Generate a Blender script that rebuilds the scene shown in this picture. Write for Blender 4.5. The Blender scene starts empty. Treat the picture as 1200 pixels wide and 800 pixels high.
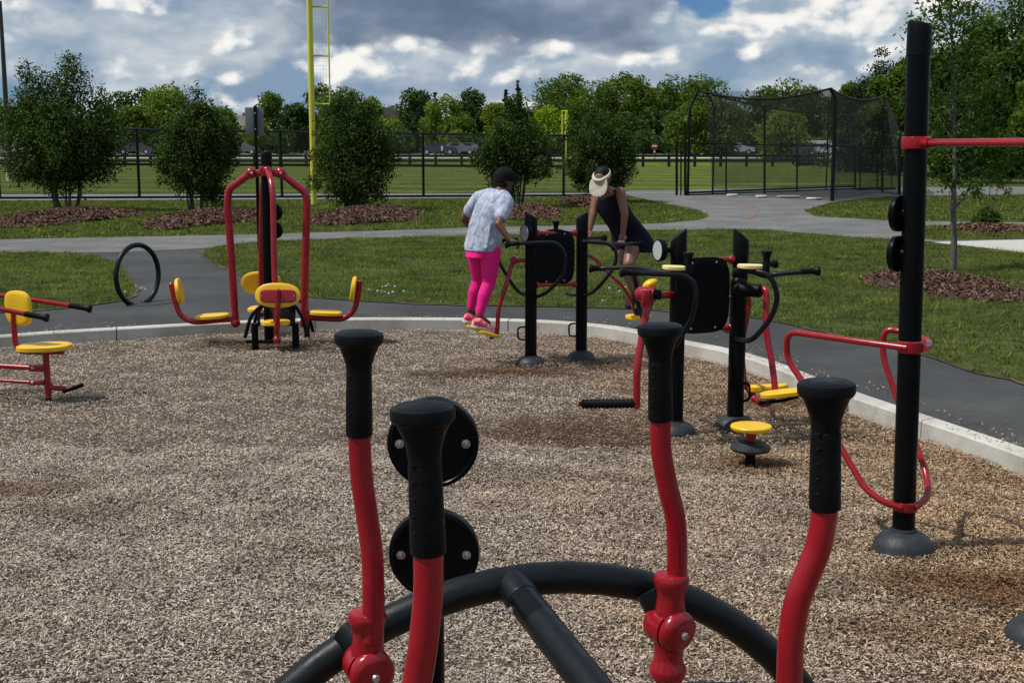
import bpy, bmesh, math, random
import numpy as np
from mathutils import Vector, Matrix, Quaternion
random.seed(7)
RNG = np.random.default_rng(11)
PI = math.pi
R = math.radians
scene = bpy.context.scene
col = scene.collection

# ------------------------------------------------------------------ camera model
F = 1500.0          # focal length in pixels of a 1200 wide picture
H = 1.95            # eye height above the wood chips
PITCH = math.atan(228.0 / F)
CP, SP = math.cos(PITCH), math.sin(PITCH)

def ray(px, py):
    xc = (px - 600.0) / F
    yc = -(py - 400.0) / F
    return Vector((xc, CP + yc * SP, -SP + yc * CP))

def A(px, py, Y):
    d = ray(px, py)
    t = Y / d.y
    return Vector((d.x * t, Y, H + d.z * t))

def G(px, py, z=0.0):
    d = ray(px, py)
    t = (z - H) / d.z
    return Vector((d.x * t, d.y * t, z))

# ------------------------------------------------------------------ materials
def mat_base(name):
    m = bpy.data.materials.new(name)
    m.use_nodes = True
    nt = m.node_tree
    return m, nt, nt.nodes['Principled BSDF']

def N(nt, typ, **kw):
    n = nt.nodes.new(typ)
    for k, v in kw.items():
        if k.startswith('in_'):
            n.inputs[k[3:].replace('_', ' ')].default_value = v
        else:
            setattr(n, k, v)
    return n

def ramp(nt, fac, stops):
    r = nt.nodes.new('ShaderNodeValToRGB')
    els = r.color_ramp.elements
    while len(els) < len(stops):
        els.new(0.5)
    for e, (p, c) in zip(els, stops):
        e.position = p
        e.color = (c[0], c[1], c[2], 1)
    nt.links.new(fac, r.inputs['Fac'])
    return r

def coords(nt, kind='Object'):
    return nt.nodes.new('ShaderNodeTexCoord').outputs[kind]

def noise(nt, vec, scale, detail=4, rough=0.6):
    n = nt.nodes.new('ShaderNodeTexNoise')
    n.inputs['Scale'].default_value = scale
    n.inputs['Detail'].default_value = detail
    n.inputs['Roughness'].default_value = rough
    nt.links.new(vec, n.inputs['Vector'])
    return n

def mixc(nt, fac, a, b, mode='MIX'):
    n = nt.nodes.new('ShaderNodeMix')
    n.data_type = 'RGBA'
    n.blend_type = mode
    n.clamp_factor = True
    for sock, val in ((n.inputs[0], fac), (n.inputs[6], a), (n.inputs[7], b)):
        if isinstance(val, (int, float)):
            sock.default_value = val
        elif isinstance(val, (tuple, list)):
            sock.default_value = (val[0], val[1], val[2], 1)
        else:
            nt.links.new(val, sock)
    return n.outputs[2]

def math_(nt, op, a, b=0.0, c=None):
    n = nt.nodes.new('ShaderNodeMath')
    n.operation = op
    vals = [a, b] + ([c] if c is not None else [])
    for i, v in enumerate(vals):
        if isinstance(v, (int, float)):
            n.inputs[i].default_value = v
        else:
            nt.links.new(v, n.inputs[i])
    return n.outputs[0]

def bump(nt, bsdf, height, strength=0.3, dist=0.01):
    b = nt.nodes.new('ShaderNodeBump')
    b.inputs['Strength'].default_value = strength
    b.inputs['Distance'].default_value = dist
    nt.links.new(height, b.inputs['Height'])
    nt.links.new(b.outputs['Normal'], bsdf.inputs['Normal'])

def paint(name, c, rough=0.3, wear=0.15, scale=6.0, metallic=0.0, spec=0.5, bumpy=0.0, dust=0.0, dustc=(0.3, 0.26, 0.2)):
    m, nt, b = mat_base(name)
    co = coords(nt)
    n = noise(nt, co, scale, 6, 0.65)
    r = ramp(nt, n.outputs[0], [(0.3, [x * (1 - wear) for x in c]), (0.7, [min(1, x * (1 + wear)) for x in c])])
    colr = r.outputs[0]
    if dust > 0:
        n2 = noise(nt, co, scale * 4, 8, 0.7)
        d = ramp(nt, n2.outputs[0], [(0.5, (0, 0, 0)), (0.8, (dust, dust, dust))])
        colr = mixc(nt, d.outputs[0], colr, dustc)
    nt.links.new(colr, b.inputs['Base Color'])
    n3 = noise(nt, co, scale * 7, 5, 0.7)
    rr = ramp(nt, n3.outputs[0], [(0.3, [rough * 0.7] * 3), (0.7, [min(1, rough * 1.4)] * 3)])
    nt.links.new(rr.outputs[0], b.inputs['Roughness'])
    b.inputs['Metallic'].default_value = metallic
    b.inputs['Specular IOR Level'].default_value = spec
    if bumpy:
        n4 = noise(nt, co, 180, 3, 0.6)
        bump(nt, b, n4.outputs[0], bumpy, 0.002)
    return m

M = {}
M['red'] = paint('red_paint', (0.27, 0.004, 0.012), 0.24, 0.14, 5, bumpy=0.10, dust=0.10, dustc=(0.30, 0.12, 0.10))
M['black'] = paint('black_paint', (0.0030, 0.0036, 0.0050), 0.30, 0.2, 5, spec=0.10, bumpy=0.12, dust=0.10, dustc=(0.016, 0.016, 0.016))
M['grip'] = paint('black_rubber_grip', (0.0035, 0.0045, 0.0058), 0.42, 0.2, 12, spec=0.12, bumpy=0.45, dust=0.22, dustc=(0.018, 0.018, 0.018))
M['ring'] = paint('satin_black_tube', (0.0045, 0.0065, 0.0092), 0.38, 0.2, 4, spec=0.25, bumpy=0.2, dust=0.14, dustc=(0.022, 0.022, 0.022))
M['dome'] = paint('grey_rubber_dome', (0.020, 0.024, 0.029), 0.5, 0.25, 9, spec=0.35, bumpy=0.3, dust=0.45, dustc=(0.085, 0.08, 0.075))
M['yellow'] = paint('yellow_plastic', (0.78, 0.46, 0.012), 0.36, 0.08, 6, bumpy=0.1, dust=0.18, dustc=(0.45, 0.33, 0.1))
M['paleyellow'] = paint('sun_bleached_yellow', (0.80, 0.66, 0.26), 0.4, 0.08, 6, bumpy=0.1, dust=0.1)
M['bolt'] = paint('zinc_bolt', (0.6, 0.6, 0.6), 0.28, 0.1, 30, metallic=1.0)
M['dial'] = paint('pale_dial', (0.40, 0.42, 0.41), 0.5, 0.15, 40, dust=0.5, dustc=(0.2, 0.2, 0.2))
M['foul'] = paint('foul_pole_yellow', (0.62, 0.60, 0.05), 0.4, 0.1, 1)
M['fence'] = paint('black_coated_steel', (0.004, 0.0045, 0.005), 0.45, 0.2, 2, spec=0.2)
M['rail'] = paint('dark_stained_wood', (0.022, 0.017, 0.014), 0.8, 0.3, 2)
M['pole'] = paint('dark_bronze_pole', (0.022, 0.020, 0.022), 0.4, 0.2, 2)
M['signback'] = paint('grey_aluminium_sign', (0.13, 0.14, 0.15), 0.5, 0.1, 5)
M['signred'] = paint('sign_red', (0.26, 0.02, 0.025), 0.4, 0.05, 5)
M['signwhite'] = paint('sign_white', (0.75, 0.75, 0.75), 0.4, 0.05, 5)
M['bark'] = paint('grey_brown_bark', (0.085, 0.066, 0.050), 0.9, 0.45, 3)
M['palebark'] = paint('pale_grey_bark', (0.095, 0.086, 0.073), 0.85, 0.4, 14, bumpy=0.6)
M['roof'] = paint('grey_roof_shingle', (0.13, 0.115, 0.10), 0.9, 0.2, 1)
M['siding'] = paint('cream_siding', (0.42, 0.38, 0.33), 0.8, 0.08, 1)
M['brick'] = paint('dull_red_brick', (0.20, 0.09, 0.07), 0.85, 0.2, 2)
M['glass'] = paint('dark_glass', (0.015, 0.02, 0.025), 0.08, 0.1, 2)
M['tyre'] = paint('tyre_rubber', (0.012, 0.012, 0.012), 0.8, 0.2, 4)
M['whitecap'] = paint('white_plastic', (0.55, 0.55, 0.53), 0.5, 0.05, 4)

def mat_cloth(name, fn, rough=0.85):
    m, nt, b = mat_base(name)
    c = fn(nt)
    nt.links.new(c, b.inputs['Base Color'])
    b.inputs['Roughness'].default_value = rough
    b.inputs['Sheen Weight'].default_value = 0.0; b.inputs['Specular IOR Level'].default_value = 0.15
    n = noise(nt, coords(nt), 18, 4)
    bump(nt, b, n.outputs[0], 0.5, 0.02)
    return m

def _tiedye(nt):
    co = coords(nt)
    mp = N(nt, 'ShaderNodeMapping')
    mp.inputs['Scale'].default_value = (1, 1, 0.5)
    nt.links.new(co, mp.inputs['Vector'])
    n = noise(nt, mp.outputs[0], 16, 5, 0.7)
    n.inputs['Distortion'].default_value = 1.6
    return ramp(nt, n.outputs[0], [(0.34, (0.16, 0.19, 0.27)), (0.46, (0.30, 0.34, 0.44)), (0.56, (0.40, 0.44, 0.54)), (0.70, (0.50, 0.54, 0.62))]).outputs[0]
def _plain(c, v=0.12, s=10):
    def f(nt):
        n = noise(nt, coords(nt), s, 5)
        return ramp(nt, n.outputs[0], [(0.3, [x * (1 - v) for x in c]), (0.7, [min(1, x * (1 + v)) for x in c])]).outputs[0]
    return f
M['shirt'] = mat_cloth('blue_white_marbled_cotton', _tiedye)
M['pink'] = mat_cloth('magenta_leggings', _plain((0.78, 0.020, 0.23)), 0.6)
M['navy'] = mat_cloth('navy_dress', _plain((0.006, 0.0065, 0.017)), 0.8)
M['capcloth'] = mat_cloth('black_cap', _plain((0.005, 0.0055, 0.007)))
M['visor'] = mat_cloth('beige_visor', _plain((0.50, 0.45, 0.36)))
M['hair'] = mat_cloth('dark_hair', _plain((0.006, 0.005, 0.0045), 0.3, 40), 0.6)
M['darkshoe'] = mat_cloth('dark_shoe', _plain((0.02, 0.02, 0.022)))
def _shoe(nt):
    n = noise(nt, coords(nt), 26, 3)
    return ramp(nt, n.outputs[0], [(0.42, (0.80, 0.05, 0.14)), (0.52, (0.85, 0.12, 0.2)), (0.56, (0.85, 0.75, 0.72)), (0.62, (0.82, 0.05, 0.15))]).outputs[0]
M['pinkshoe'] = mat_cloth('pink_white_shoe', _shoe, 0.6)
def skin(name, c):
    m, nt, b = mat_base(name)
    n = noise(nt, coords(nt), 12, 5)
    r = ramp(nt, n.outputs[0], [(0.3, [x * 0.85 for x in c]), (0.7, [x * 1.15 for x in c])])
    nt.links.new(r.outputs[0], b.inputs['Base Color'])
    b.inputs['Roughness'].default_value = 0.45
    b.inputs['Subsurface Weight'].default_value = 0.05
    b.inputs['Subsurface Radius'].default_value = (0.02, 0.008, 0.004)
    return m
M['skindark'] = skin('dark_skin', (0.115, 0.048, 0.028))
M['skinbrown'] = skin('brown_skin', (0.20, 0.085, 0.052))

def mat_leaf(name, c1, c2, c3, trans=0.35, ns=0.9, lo=(0.7, 0.74, 0.7), hi=(1.2, 1.15, 1.0)):
    m, nt, b = mat_base(name)
    geo = nt.nodes.new('ShaderNodeNewGeometry')
    r = ramp(nt, geo.outputs['Random Per Island'], [(0.0, c1), (0.55, c2), (1.0, c3)])
    co = coords(nt)
    n = noise(nt, co, ns, 4 if ns < 2 else 6)
    big = ramp(nt, n.outputs[0], [(0.36, lo), (0.64, hi)])
    c = mixc(nt, 1.0, r.outputs[0], big.outputs[0], 'MULTIPLY')
    nt.links.new(c, b.inputs['Base Color'])
    b.inputs['Roughness'].default_value = 0.62
    b.inputs['Specular IOR Level'].default_value = 0.16
    tr = nt.nodes.new('ShaderNodeBsdfTranslucent')
    bright = mixc(nt, 1.0, c, (1.3, 1.5, 0.5), 'MULTIPLY')
    nt.links.new(bright, tr.inputs['Color'])
    mx = nt.nodes.new('ShaderNodeMixShader')
    mx.inputs[0].default_value = trans
    out = nt.nodes['Material Output']
    nt.links.new(b.outputs[0], mx.inputs[1])
    nt.links.new(tr.outputs[0], mx.inputs[2])
    nt.links.new(mx.outputs[0], out.inputs['Surface'])
    return m

M['leaf_shrub'] = mat_leaf('shrub_leaf', (0.014, 0.032, 0.008), (0.034, 0.066, 0.012), (0.105, 0.155, 0.030), 0.3)
M['leaf_mid'] = mat_leaf('mid_leaf', (0.044, 0.080, 0.011), (0.080, 0.132, 0.016), (0.145, 0.200, 0.030))
M['leaf_wood'] = mat_leaf('wood_leaf', (0.017, 0.040, 0.008), (0.036, 0.070, 0.012), (0.078, 0.125, 0.023), 0.28)
M['leaf_light'] = mat_leaf('light_leaf', (0.085, 0.135, 0.016), (0.14, 0.20, 0.026), (0.22, 0.29, 0.045))
M['leaf_dark'] = mat_leaf('dark_leaf', (0.020, 0.050, 0.012), (0.038, 0.080, 0.016), (0.080, 0.130, 0.028), 0.25)
M['leaf_yellow'] = mat_leaf('yellow_green_leaf', (0.14, 0.22, 0.01), (0.20, 0.30, 0.015), (0.28, 0.36, 0.03))
M['leaf_fir'] = mat_leaf('fir_leaf', (0.012, 0.028, 0.014), (0.022, 0.045, 0.020), (0.060, 0.065, 0.030), 0.1)
M['leaf_young'] = mat_leaf('young_leaf', (0.030, 0.065, 0.010), (0.055, 0.105, 0.016), (0.10, 0.16, 0.03), 0.4)
M['grassblade'] = mat_leaf('grass_blade', (0.046, 0.074, 0.013), (0.096, 0.130, 0.025), (0.24, 0.235, 0.085), 0.4, 1.8, (0.42, 0.50, 0.45), (1.45, 1.35, 1.1))

def mat_ground_grass(name, stripes=False):
    m, nt, b = mat_base(name)
    co = coords(nt)
    n1 = noise(nt, co, 0.35, 5, 0.6)
    n2 = noise(nt, co, 5.0, 6, 0.7)
    n3 = noise(nt, co, 40.0, 4, 0.7)
    a = ramp(nt, n1.outputs[0], [(0.35, (0.046, 0.071, 0.017)), (0.65, (0.088, 0.108, 0.031))]).outputs[0]
    v = ramp(nt, n2.outputs[0], [(0.36, (0.45, 0.48, 0.45)), (0.64, (1.35, 1.25, 1.2))]).outputs[0]
    c = mixc(nt, 1.0, a, v, 'MULTIPLY')
    v3 = ramp(nt, n3.outputs[0], [(0.3, (0.55, 0.55, 0.55)), (0.7, (1.4, 1.4, 1.4))]).outputs[0]
    c = mixc(nt, 1.0, c, v3, 'MULTIPLY')
    if stripes:
        mp = N(nt, 'ShaderNodeMapping')
        mp.inputs['Rotation'].default_value = (0, 0, R(8))
        nt.links.new(co, mp.inputs['Vector'])
        w = nt.nodes.new('ShaderNodeTexWave')
        w.bands_direction = 'Y'
        w.inputs['Scale'].default_value = 0.045
        w.inputs['Distortion'].default_value = 0.6
        nt.links.new(mp.outputs[0], w.inputs['Vector'])
        st = ramp(nt, w.outputs['Fac'], [(0.35, (0.85, 0.88, 0.8)), (0.65, (1.25, 1.2, 1.1))]).outputs[0]
        c = mixc(nt, 1.0, c, st, 'MULTIPLY')
        c = mixc(nt, 1.0, c, (1.30, 1.40, 0.95), 'MULTIPLY')
    else:
        n4 = noise(nt, co, 0.9, 4, 0.7)
        dry = ramp(nt, n4.outputs[0], [(0.60, (0, 0, 0)), (0.74, (0.6, 0.6, 0.6))]).outputs[0]
        c = mixc(nt, dry, c, (0.15, 0.115, 0.06))
    nt.links.new(c, b.inputs['Base Color'])
    b.inputs['Roughness'].default_value = 0.95
    b.inputs['Specular IOR Level'].default_value = 0.1
    h = math_(nt, 'ADD', n2.outputs[0], math_(nt, 'MULTIPLY', n3.outputs[0], 0.5))
    bump(nt, b, h, 0.8, 0.06)
    return m
M['lawn'] = mat_ground_grass('lawn')
M['field'] = mat_ground_grass('ball_field_grass', True)

def mat_stone(name, c, spread=0.25, scale=3.0, rough=0.9, speck=120, cracks=False):
    m, nt, b = mat_base(name)
    co = coords(nt)
    n1 = noise(nt, co, scale * 0.25, 6, 0.65)
    n2 = noise(nt, co, speck, 3, 0.7)
    a = ramp(nt, n1.outputs[0], [(0.3, [x * (1 - spread) for x in c]), (0.7, [x * (1 + spread) for x in c])]).outputs[0]
    v = ramp(nt, n2.outputs[0], [(0.35, (0.7, 0.7, 0.7)), (0.65, (1.35, 1.35, 1.35))]).outputs[0]
    cc = mixc(nt, 1.0, a, v, 'MULTIPLY')
    n3 = noise(nt, co, scale * 1.6, 8, 0.75)
    st = ramp(nt, n3.outputs[0], [(0.56, (0, 0, 0)), (0.72, (0.45, 0.45, 0.45))]).outputs[0]
    cc = mixc(nt, st, cc, [x * 0.55 for x in c])
    nt.links.new(cc, b.inputs['Base Color'])
    b.inputs['Roughness'].default_value = rough
    b.inputs['Specular IOR Level'].default_value = 0.3
    bump(nt, b, n2.outputs[0], 0.5, 0.004)
    return m
M['concrete'] = mat_stone('concrete_kerb', (0.50, 0.49, 0.45), 0.08, 3, speck=260)
def add_joints(m):
    nt = m.node_tree; b = nt.nodes['Principled BSDF']
    src = b.inputs['Base Color'].links[0].from_socket
    geo = nt.nodes.new('ShaderNodeNewGeometry'); sp = nt.nodes.new('ShaderNodeSeparateXYZ'); nt.links.new(geo.outputs['Position'], sp.inputs[0])
    ang = math_(nt, 'ARCTAN2', math_(nt, 'SUBTRACT', sp.outputs[1], 5.0), math_(nt, 'SUBTRACT', sp.outputs[0], -2.0))
    fr_ = math_(nt, 'FRACT', math_(nt, 'MULTIPLY_ADD', ang, 4.2, 0.35))
    ln = math_(nt, 'LESS_THAN', fr_, 0.006)
    n = noise(nt, geo.outputs['Position'], 1.7, 6, 0.7)
    st = ramp(nt, n.outputs[0], [(0.45, (1, 1, 1)), (0.7, (0.66, 0.63, 0.58))]).outputs[0]
    c = mixc(nt, 1.0, src, st, 'MULTIPLY')
    c = mixc(nt, ln, c, (0.07, 0.065, 0.06))
    nt.links.new(c, b.inputs['Base Color'])
add_joints(M['concrete'])
def add_cracks(m, scale=0.55, w=0.012):
    nt = m.node_tree; b = nt.nodes['Principled BSDF']
    src = b.inputs['Base Color'].links[0].from_socket
    co = coords(nt)
    n = noise(nt, co, 1.6, 6, 0.7)
    v = nt.nodes.new('ShaderNodeVectorMath'); v.operation = 'MULTIPLY_ADD'
    nt.links.new(n.outputs['Color'], v.inputs[0]); v.inputs[1].default_value = (0.9, 0.9, 0); nt.links.new(co, v.inputs[2])
    vo = nt.nodes.new('ShaderNodeTexVoronoi'); vo.feature = 'DISTANCE_TO_EDGE'; vo.inputs['Scale'].default_value = scale
    nt.links.new(v.outputs[0], vo.inputs['Vector'])
    cr = ramp(nt, vo.outputs['Distance'], [(0.0, (1, 1, 1)), (w, (0, 0, 0))]).outputs[0]
    gate = ramp(nt, noise(nt, co, 0.5, 3).outputs[0], [(0.50, (0, 0, 0)), (0.58, (0.75, 0.75, 0.75))]).outputs[0]
    f = math_(nt, 'MULTIPLY', cr, gate)
    c = mixc(nt, f, src, (0.022, 0.022, 0.022))
    n2 = noise(nt, co, 0.8, 7, 0.7)
    pt = ramp(nt, n2.outputs[0], [(0.36, (0.78, 0.78, 0.78)), (0.5, (1, 1, 1)), (0.66, (1.3, 1.28, 1.24))]).outputs[0]
    c = mixc(nt, 1.0, c, pt, 'MULTIPLY')
    nt.links.new(c, b.inputs['Base Color'])
M['asphalt'] = mat_stone('dark_asphalt', (0.045, 0.0465, 0.048), 0.22, 2.4)
M['oldasphalt'] = mat_stone('light_asphalt', (0.128, 0.126, 0.124), 0.14, 1.5, speck=90)
add_cracks(M['asphalt']); add_cracks(M['oldasphalt'], .4, .008)
M['walk'] = mat_stone('pale_concrete_walk', (0.42, 0.41, 0.38), 0.06, 1, speck=60)
M['track'] = mat_stone('gravel_warning_track', (0.20, 0.205, 0.22), 0.1, 1, speck=20)
M['lot'] = mat_stone('bleached_car_park', (0.36, 0.35, 0.36), 0.1, 0.4, speck=5)
M['clay'] = mat_stone('orange_clay_stain', (0.150, 0.122, 0.108), 0.2, 4, speck=60)

# damp / worn patches where feet scuff the chips, plus shadows of machines and a person painted into their colour
WORN_AND_SHADOW = [(G(690, 505), 1.15, 0.75, .75), (G(600, 436), 0.9, 0.38, .95), (G(530, 440), 0.55, 0.30, .9), (G(330, 405), 1.2, 0.45, .85), (G(725, 428), 0.6, 0.4, .7),
        (G(880, 545), 0.45, 0.3, .9), (G(1140, 690), 0.9, 0.45, .8), (G(20, 575), 0.7, 0.35, .7), (G(90, 600), 0.5, 0.25, .5), (G(1060, 740), 0.5, 0.3, .5),
        (G(890, 470), 0.7, 0.35, .6), (G(600, 560), 1.2, 0.3, .3), (G(480, 650), 0.8, 0.3, .35)]
def mat_chips(name, base=False):
    m, nt, b = mat_base(name)
    geo = nt.nodes.new('ShaderNodeNewGeometry')
    co = geo.outputs['Position']
    if base:
        n0 = noise(nt, co, 60, 3, 0.8)
        fac = n0.outputs[0]
    else:
        fac = geo.outputs['Random Per Island']
    r = ramp(nt, fac, [(0.0, (0.11, 0.080, 0.062)), (0.20, (0.25, 0.195, 0.156)), (0.55, (0.39, 0.325, 0.270)), (0.82, (0.50, 0.432, 0.37)), (1.0, (0.64, 0.575, 0.505))])
    c = r.outputs[0]
    if base:
        c = mixc(nt, 1.0, c, (0.42, 0.38, 0.34), 'MULTIPLY')  # bed colour darkened to stand in for shade between the loose chips
    # broad drift of grey to brown, browner towards the right side of the play area
    sep = nt.nodes.new('ShaderNodeSeparateXYZ')
    nt.links.new(co, sep.inputs[0])
    n1 = noise(nt, co, 0.55, 5, 0.65)
    side = math_(nt, 'MULTIPLY_ADD', sep.outputs[0], 0.13, 0.0)
    f = math_(nt, 'ADD', n1.outputs[0], side)
    br = ramp(nt, f, [(0.46, (0, 0, 0)), (0.86, (1, 1, 1))]).outputs[0]
    tint = mixc(nt, br, (1.0, 0.988, 0.965), (1.0, 0.81, 0.60))
    c = mixc(nt, 1.0, c, tint, 'MULTIPLY')
    n2 = noise(nt, co, 2.2, 5, 0.7)
    tone = ramp(nt, n2.outputs[0], [(0.32, (0.66, 0.63, 0.60)), (0.5, (0.98, 0.98, 0.98)), (0.68, (1.12, 1.12, 1.12))]).outputs[0]
    c = mixc(nt, 1.0, c, tone, 'MULTIPLY')
    n3 = noise(nt, co, 3.5, 4, 0.6)
    total = None
    for (p, rx, ry, s) in WORN_AND_SHADOW:
        dx = math_(nt, 'DIVIDE', math_(nt, 'SUBTRACT', sep.outputs[0], p.x), rx)
        dy = math_(nt, 'DIVIDE', math_(nt, 'SUBTRACT', sep.outputs[1], p.y), ry)
        d = math_(nt, 'SQRT', math_(nt, 'ADD', math_(nt, 'MULTIPLY', dx, dx), math_(nt, 'MULTIPLY', dy, dy)))
        d = math_(nt, 'ADD', d, math_(nt, 'MULTIPLY', math_(nt, 'SUBTRACT', n3.outputs[0], 0.5), 1.6))
        mr = nt.nodes.new('ShaderNodeMapRange')
        mr.interpolation_type = 'SMOOTHSTEP'
        mr.inputs['From Min'].default_value = 1.0
        mr.inputs['From Max'].default_value = 0.25
        mr.inputs['To Min'].default_value = 0.0
        mr.inputs['To Max'].default_value = s
        nt.links.new(d, mr.inputs['Value'])
        total = mr.outputs[0] if total is None else math_(nt, 'MAXIMUM', total, mr.outputs[0])
    dark = mixc(nt, 1.0, c, (0.40, 0.29, 0.20), 'MULTIPLY')
    c = mixc(nt, total, c, dark)
    nt.links.new(c, b.inputs['Base Color'])
    b.inputs['Roughness'].default_value = 0.9
    b.inputs['Specular IOR Level'].default_value = 0.2
    if base:
        n5 = noise(nt, co, 45, 4, 0.8)
        bump(nt, b, n5.outputs[0], 1.0, 0.03)
    return m
M['chips'] = mat_chips('wood_chip')
M['chipbase'] = mat_chips('wood_chip_bed', True)

def gz(y):
    if y < 126: return 0.10
    if y < 136: return 0.10 + 0.65 * (y - 126) / 10
    if y < 164: return 0.75 + 0.30 * (y - 136) / 28
    return 1.05 + 0.95 * (y - 164) / 436

def mat_mulch(name):
    m, nt, b = mat_base(name)
    geo = nt.nodes.new('ShaderNodeNewGeometry')
    r = ramp(nt, geo.outputs['Random Per Island'], [(0.0, (0.028, 0.013, 0.009)), (0.4, (0.078, 0.036, 0.021)), (0.8, (0.135, 0.064, 0.035)), (1.0, (0.25, 0.155, 0.10))])
    nt.links.new(r.outputs[0], b.inputs['Base Color'])
    b.inputs['Roughness'].default_value = 0.9
    return m
M['mulch'] = mat_mulch('brown_bark_mulch')
M['mulchedge'] = None
M['mulchbase'] = paint('mulch_soil', (0.050, 0.025, 0.018), 0.95, 0.5, 20)

# ------------------------------------------------------------------ object helpers
def tag(o, label=None, cat=None, group=None, kind=None):
    if label: o['label'] = label
    if cat: o['category'] = cat
    if group: o['group'] = group
    if kind: o['kind'] = kind
    return o

def thing(name, loc, label, cat, group=None):
    o = bpy.data.objects.new(name, None)
    o.empty_display_size = 0.1
    col.objects.link(o)
    o.location = loc
    return tag(o, label, cat, group)

def root_of(o):
    while o.parent: o = o.parent
    return o

class Geo:
    def __init__(s): s.v = []; s.f = []
    def add(s, vs, fs):
        k = len(s.v)
        s.v += [Vector(p) for p in vs]
        s.f += [[i + k for i in f] for f in fs]
    def box(s, c, size, rot=None, bev=0.0):
        c = Vector(c); hx, hy, hz = [x / 2 for x in size]
        bm = bmesh.new()
        bmesh.ops.create_cube(bm, size=1)
        for v in bm.verts: v.co = Vector((v.co.x * size[0], v.co.y * size[1], v.co.z * size[2]))
        if bev > 0:
            bmesh.ops.bevel(bm, geom=bm.edges[:], offset=bev, segments=2, affect='EDGES', profile=0.6)
        bm.verts.index_update()
        m = rot.to_matrix() if isinstance(rot, Quaternion) else (rot if rot is not None else Matrix.Identity(3))
        s.add([m @ v.co + c for v in bm.verts], [[v.index for v in f.verts] for f in bm.faces])
        bm.free()
    def rings(s, rings, closed_a=True, closed_b=True):
        n = len(rings[0]); vs = []; fs = []
        for r in rings: vs += r
        for i in range(len(rings) - 1):
            for j in range(n):
                a = i * n + j; b_ = i * n + (j + 1) % n
                fs.append([a, b_, b_ + n, a + n])
        if closed_a: fs.append(list(range(n))[::-1])
        if closed_b: fs.append([(len(rings) - 1) * n + j for j in range(n)])
        s.add(vs, fs)
    def tube(s, pts, r, seg=16, fillet=0.0, r2=None, cap=True):
        pts = [Vector(p) for p in pts]
        if fillet > 0: pts = fillet_path(pts, fillet)
        n = len(pts)
        rr = [r if r2 is None else r + (r2 - r) * i / (n - 1) for i in range(n)] if not isinstance(r, (list, tuple)) else r
        t0 = (pts[1] - pts[0]).normalized()
        up = Vector((0, 0, 1)) if abs(t0.z) < 0.9 else Vector((1, 0, 0))
        u = t0.cross(up).normalized()
        rings = []
        for i, p in enumerate(pts):
            if i == 0: t = t0
            elif i == n - 1: t = (pts[-1] - pts[-2]).normalized()
            else: t = ((pts[i + 1] - pts[i]).normalized() + (pts[i] - pts[i - 1]).normalized()).normalized()
            u = (u - t * u.dot(t)).normalized()
            w = t.cross(u)
            rings.append([p + (u * math.cos(a) + w * math.sin(a)) * rr[i] for a in [2 * PI * j / seg for j in range(seg)]])
        s.rings(rings, cap, cap)
    def lathe(s, prof, c, axis=(0, 0, 1), seg=24, a0=0.0, cap=True):
        axis = Vector(axis).normalized(); c = Vector(c)
        up = Vector((0, 0, 1)) if abs(axis.z) < 0.9 else Vector((1, 0, 0))
        u = axis.cross(up).normalized(); w = axis.cross(u)
        s.rings([[c + axis * h + (u * math.cos(a0 + 2 * PI * j / seg) + w * math.sin(a0 + 2 * PI * j / seg)) * r for j in range(seg)] for (r, h) in prof], cap, cap)
    def pad(s, c, u, v, a, b, t, power=2.6, seg=36, e=0.3, dish=0.0, trap=0.0):
        c = Vector(c); u = Vector(u).normalized(); v = (Vector(v) - u * Vector(v).dot(u)).normalized(); n = u.cross(v)
        rings = []
        for (h, k) in ((-0.5, 0.0), (-0.5, 0.8), (-0.5, 1 - e * 0.35), (-0.3, 1), (0.3, 1), (0.47, 1 - e * 0.3), (0.52, 0.8), (0.5 - dish, 0.4), (0.5 - dish, 0.0)):
            ring = []
            for j in range(seg):
                th = 2 * PI * j / seg
                cx = math.copysign(abs(math.cos(th)) ** (2 / power), math.cos(th))
                sy = math.copysign(abs(math.sin(th)) ** (2 / power), math.sin(th))
                aa = a * (1 + trap * sy)
                kk = max(k, 0.001)
                ring.append(c + u * cx * aa * kk + v * sy * b * kk + n * h * t)
            rings.append(ring)
        s.rings(rings, True, True)
    def ball(s, c, r, seg=16, scale=(1, 1, 1), rot=None):
        c = Vector(c); m = rot if rot is not None else Matrix.Identity(3)
        rings = []
        k = seg // 2
        for i in range(k + 1):
            ph = -PI / 2 + PI * i / k
            rr = max(math.cos(ph), 0.002)
            rings.append([c + m @ Vector((math.cos(2 * PI * j / seg) * rr * r * scale[0], math.sin(2 * PI * j / seg) * rr * r * scale[1], math.sin(ph) * r * scale[2])) for j in range(seg)])
        s.rings(rings)
    def build(s, name, mat, parent=None, ang=38, label=None):
        me = bpy.data.meshes.new(name)
        org = root_of(parent).location if parent is not None else Vector((0, 0, 0))
        me.from_pydata([tuple(p - org) for p in s.v], [], s.f)
        me.materials.append(mat)
        me.polygons.foreach_set('use_smooth', [True] * len(me.polygons))
        me.set_sharp_from_angle(angle=R(ang))
        me.update()
        o = bpy.data.objects.new(name, me)
        col.objects.link(o)
        if parent is not None: o.parent = parent
        if label: o['label'] = label
        return o

def fillet_path(pts, rad, n=7):
    out = [pts[0]]
    for i in range(1, len(pts) - 1):
        p0, p1, p2 = pts[i - 1], pts[i], pts[i + 1]
        d1 = (p0 - p1); d2 = (p2 - p1)
        l = min(rad, d1.length * 0.48, d2.length * 0.48)
        a = p1 + d1.normalized() * l; b = p1 + d2.normalized() * l
        for k in range(n + 1):
            t = k / n
            out.append(a * (1 - t) ** 2 + p1 * 2 * t * (1 - t) + b * t * t)
    out.append(pts[-1])
    return out

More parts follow.
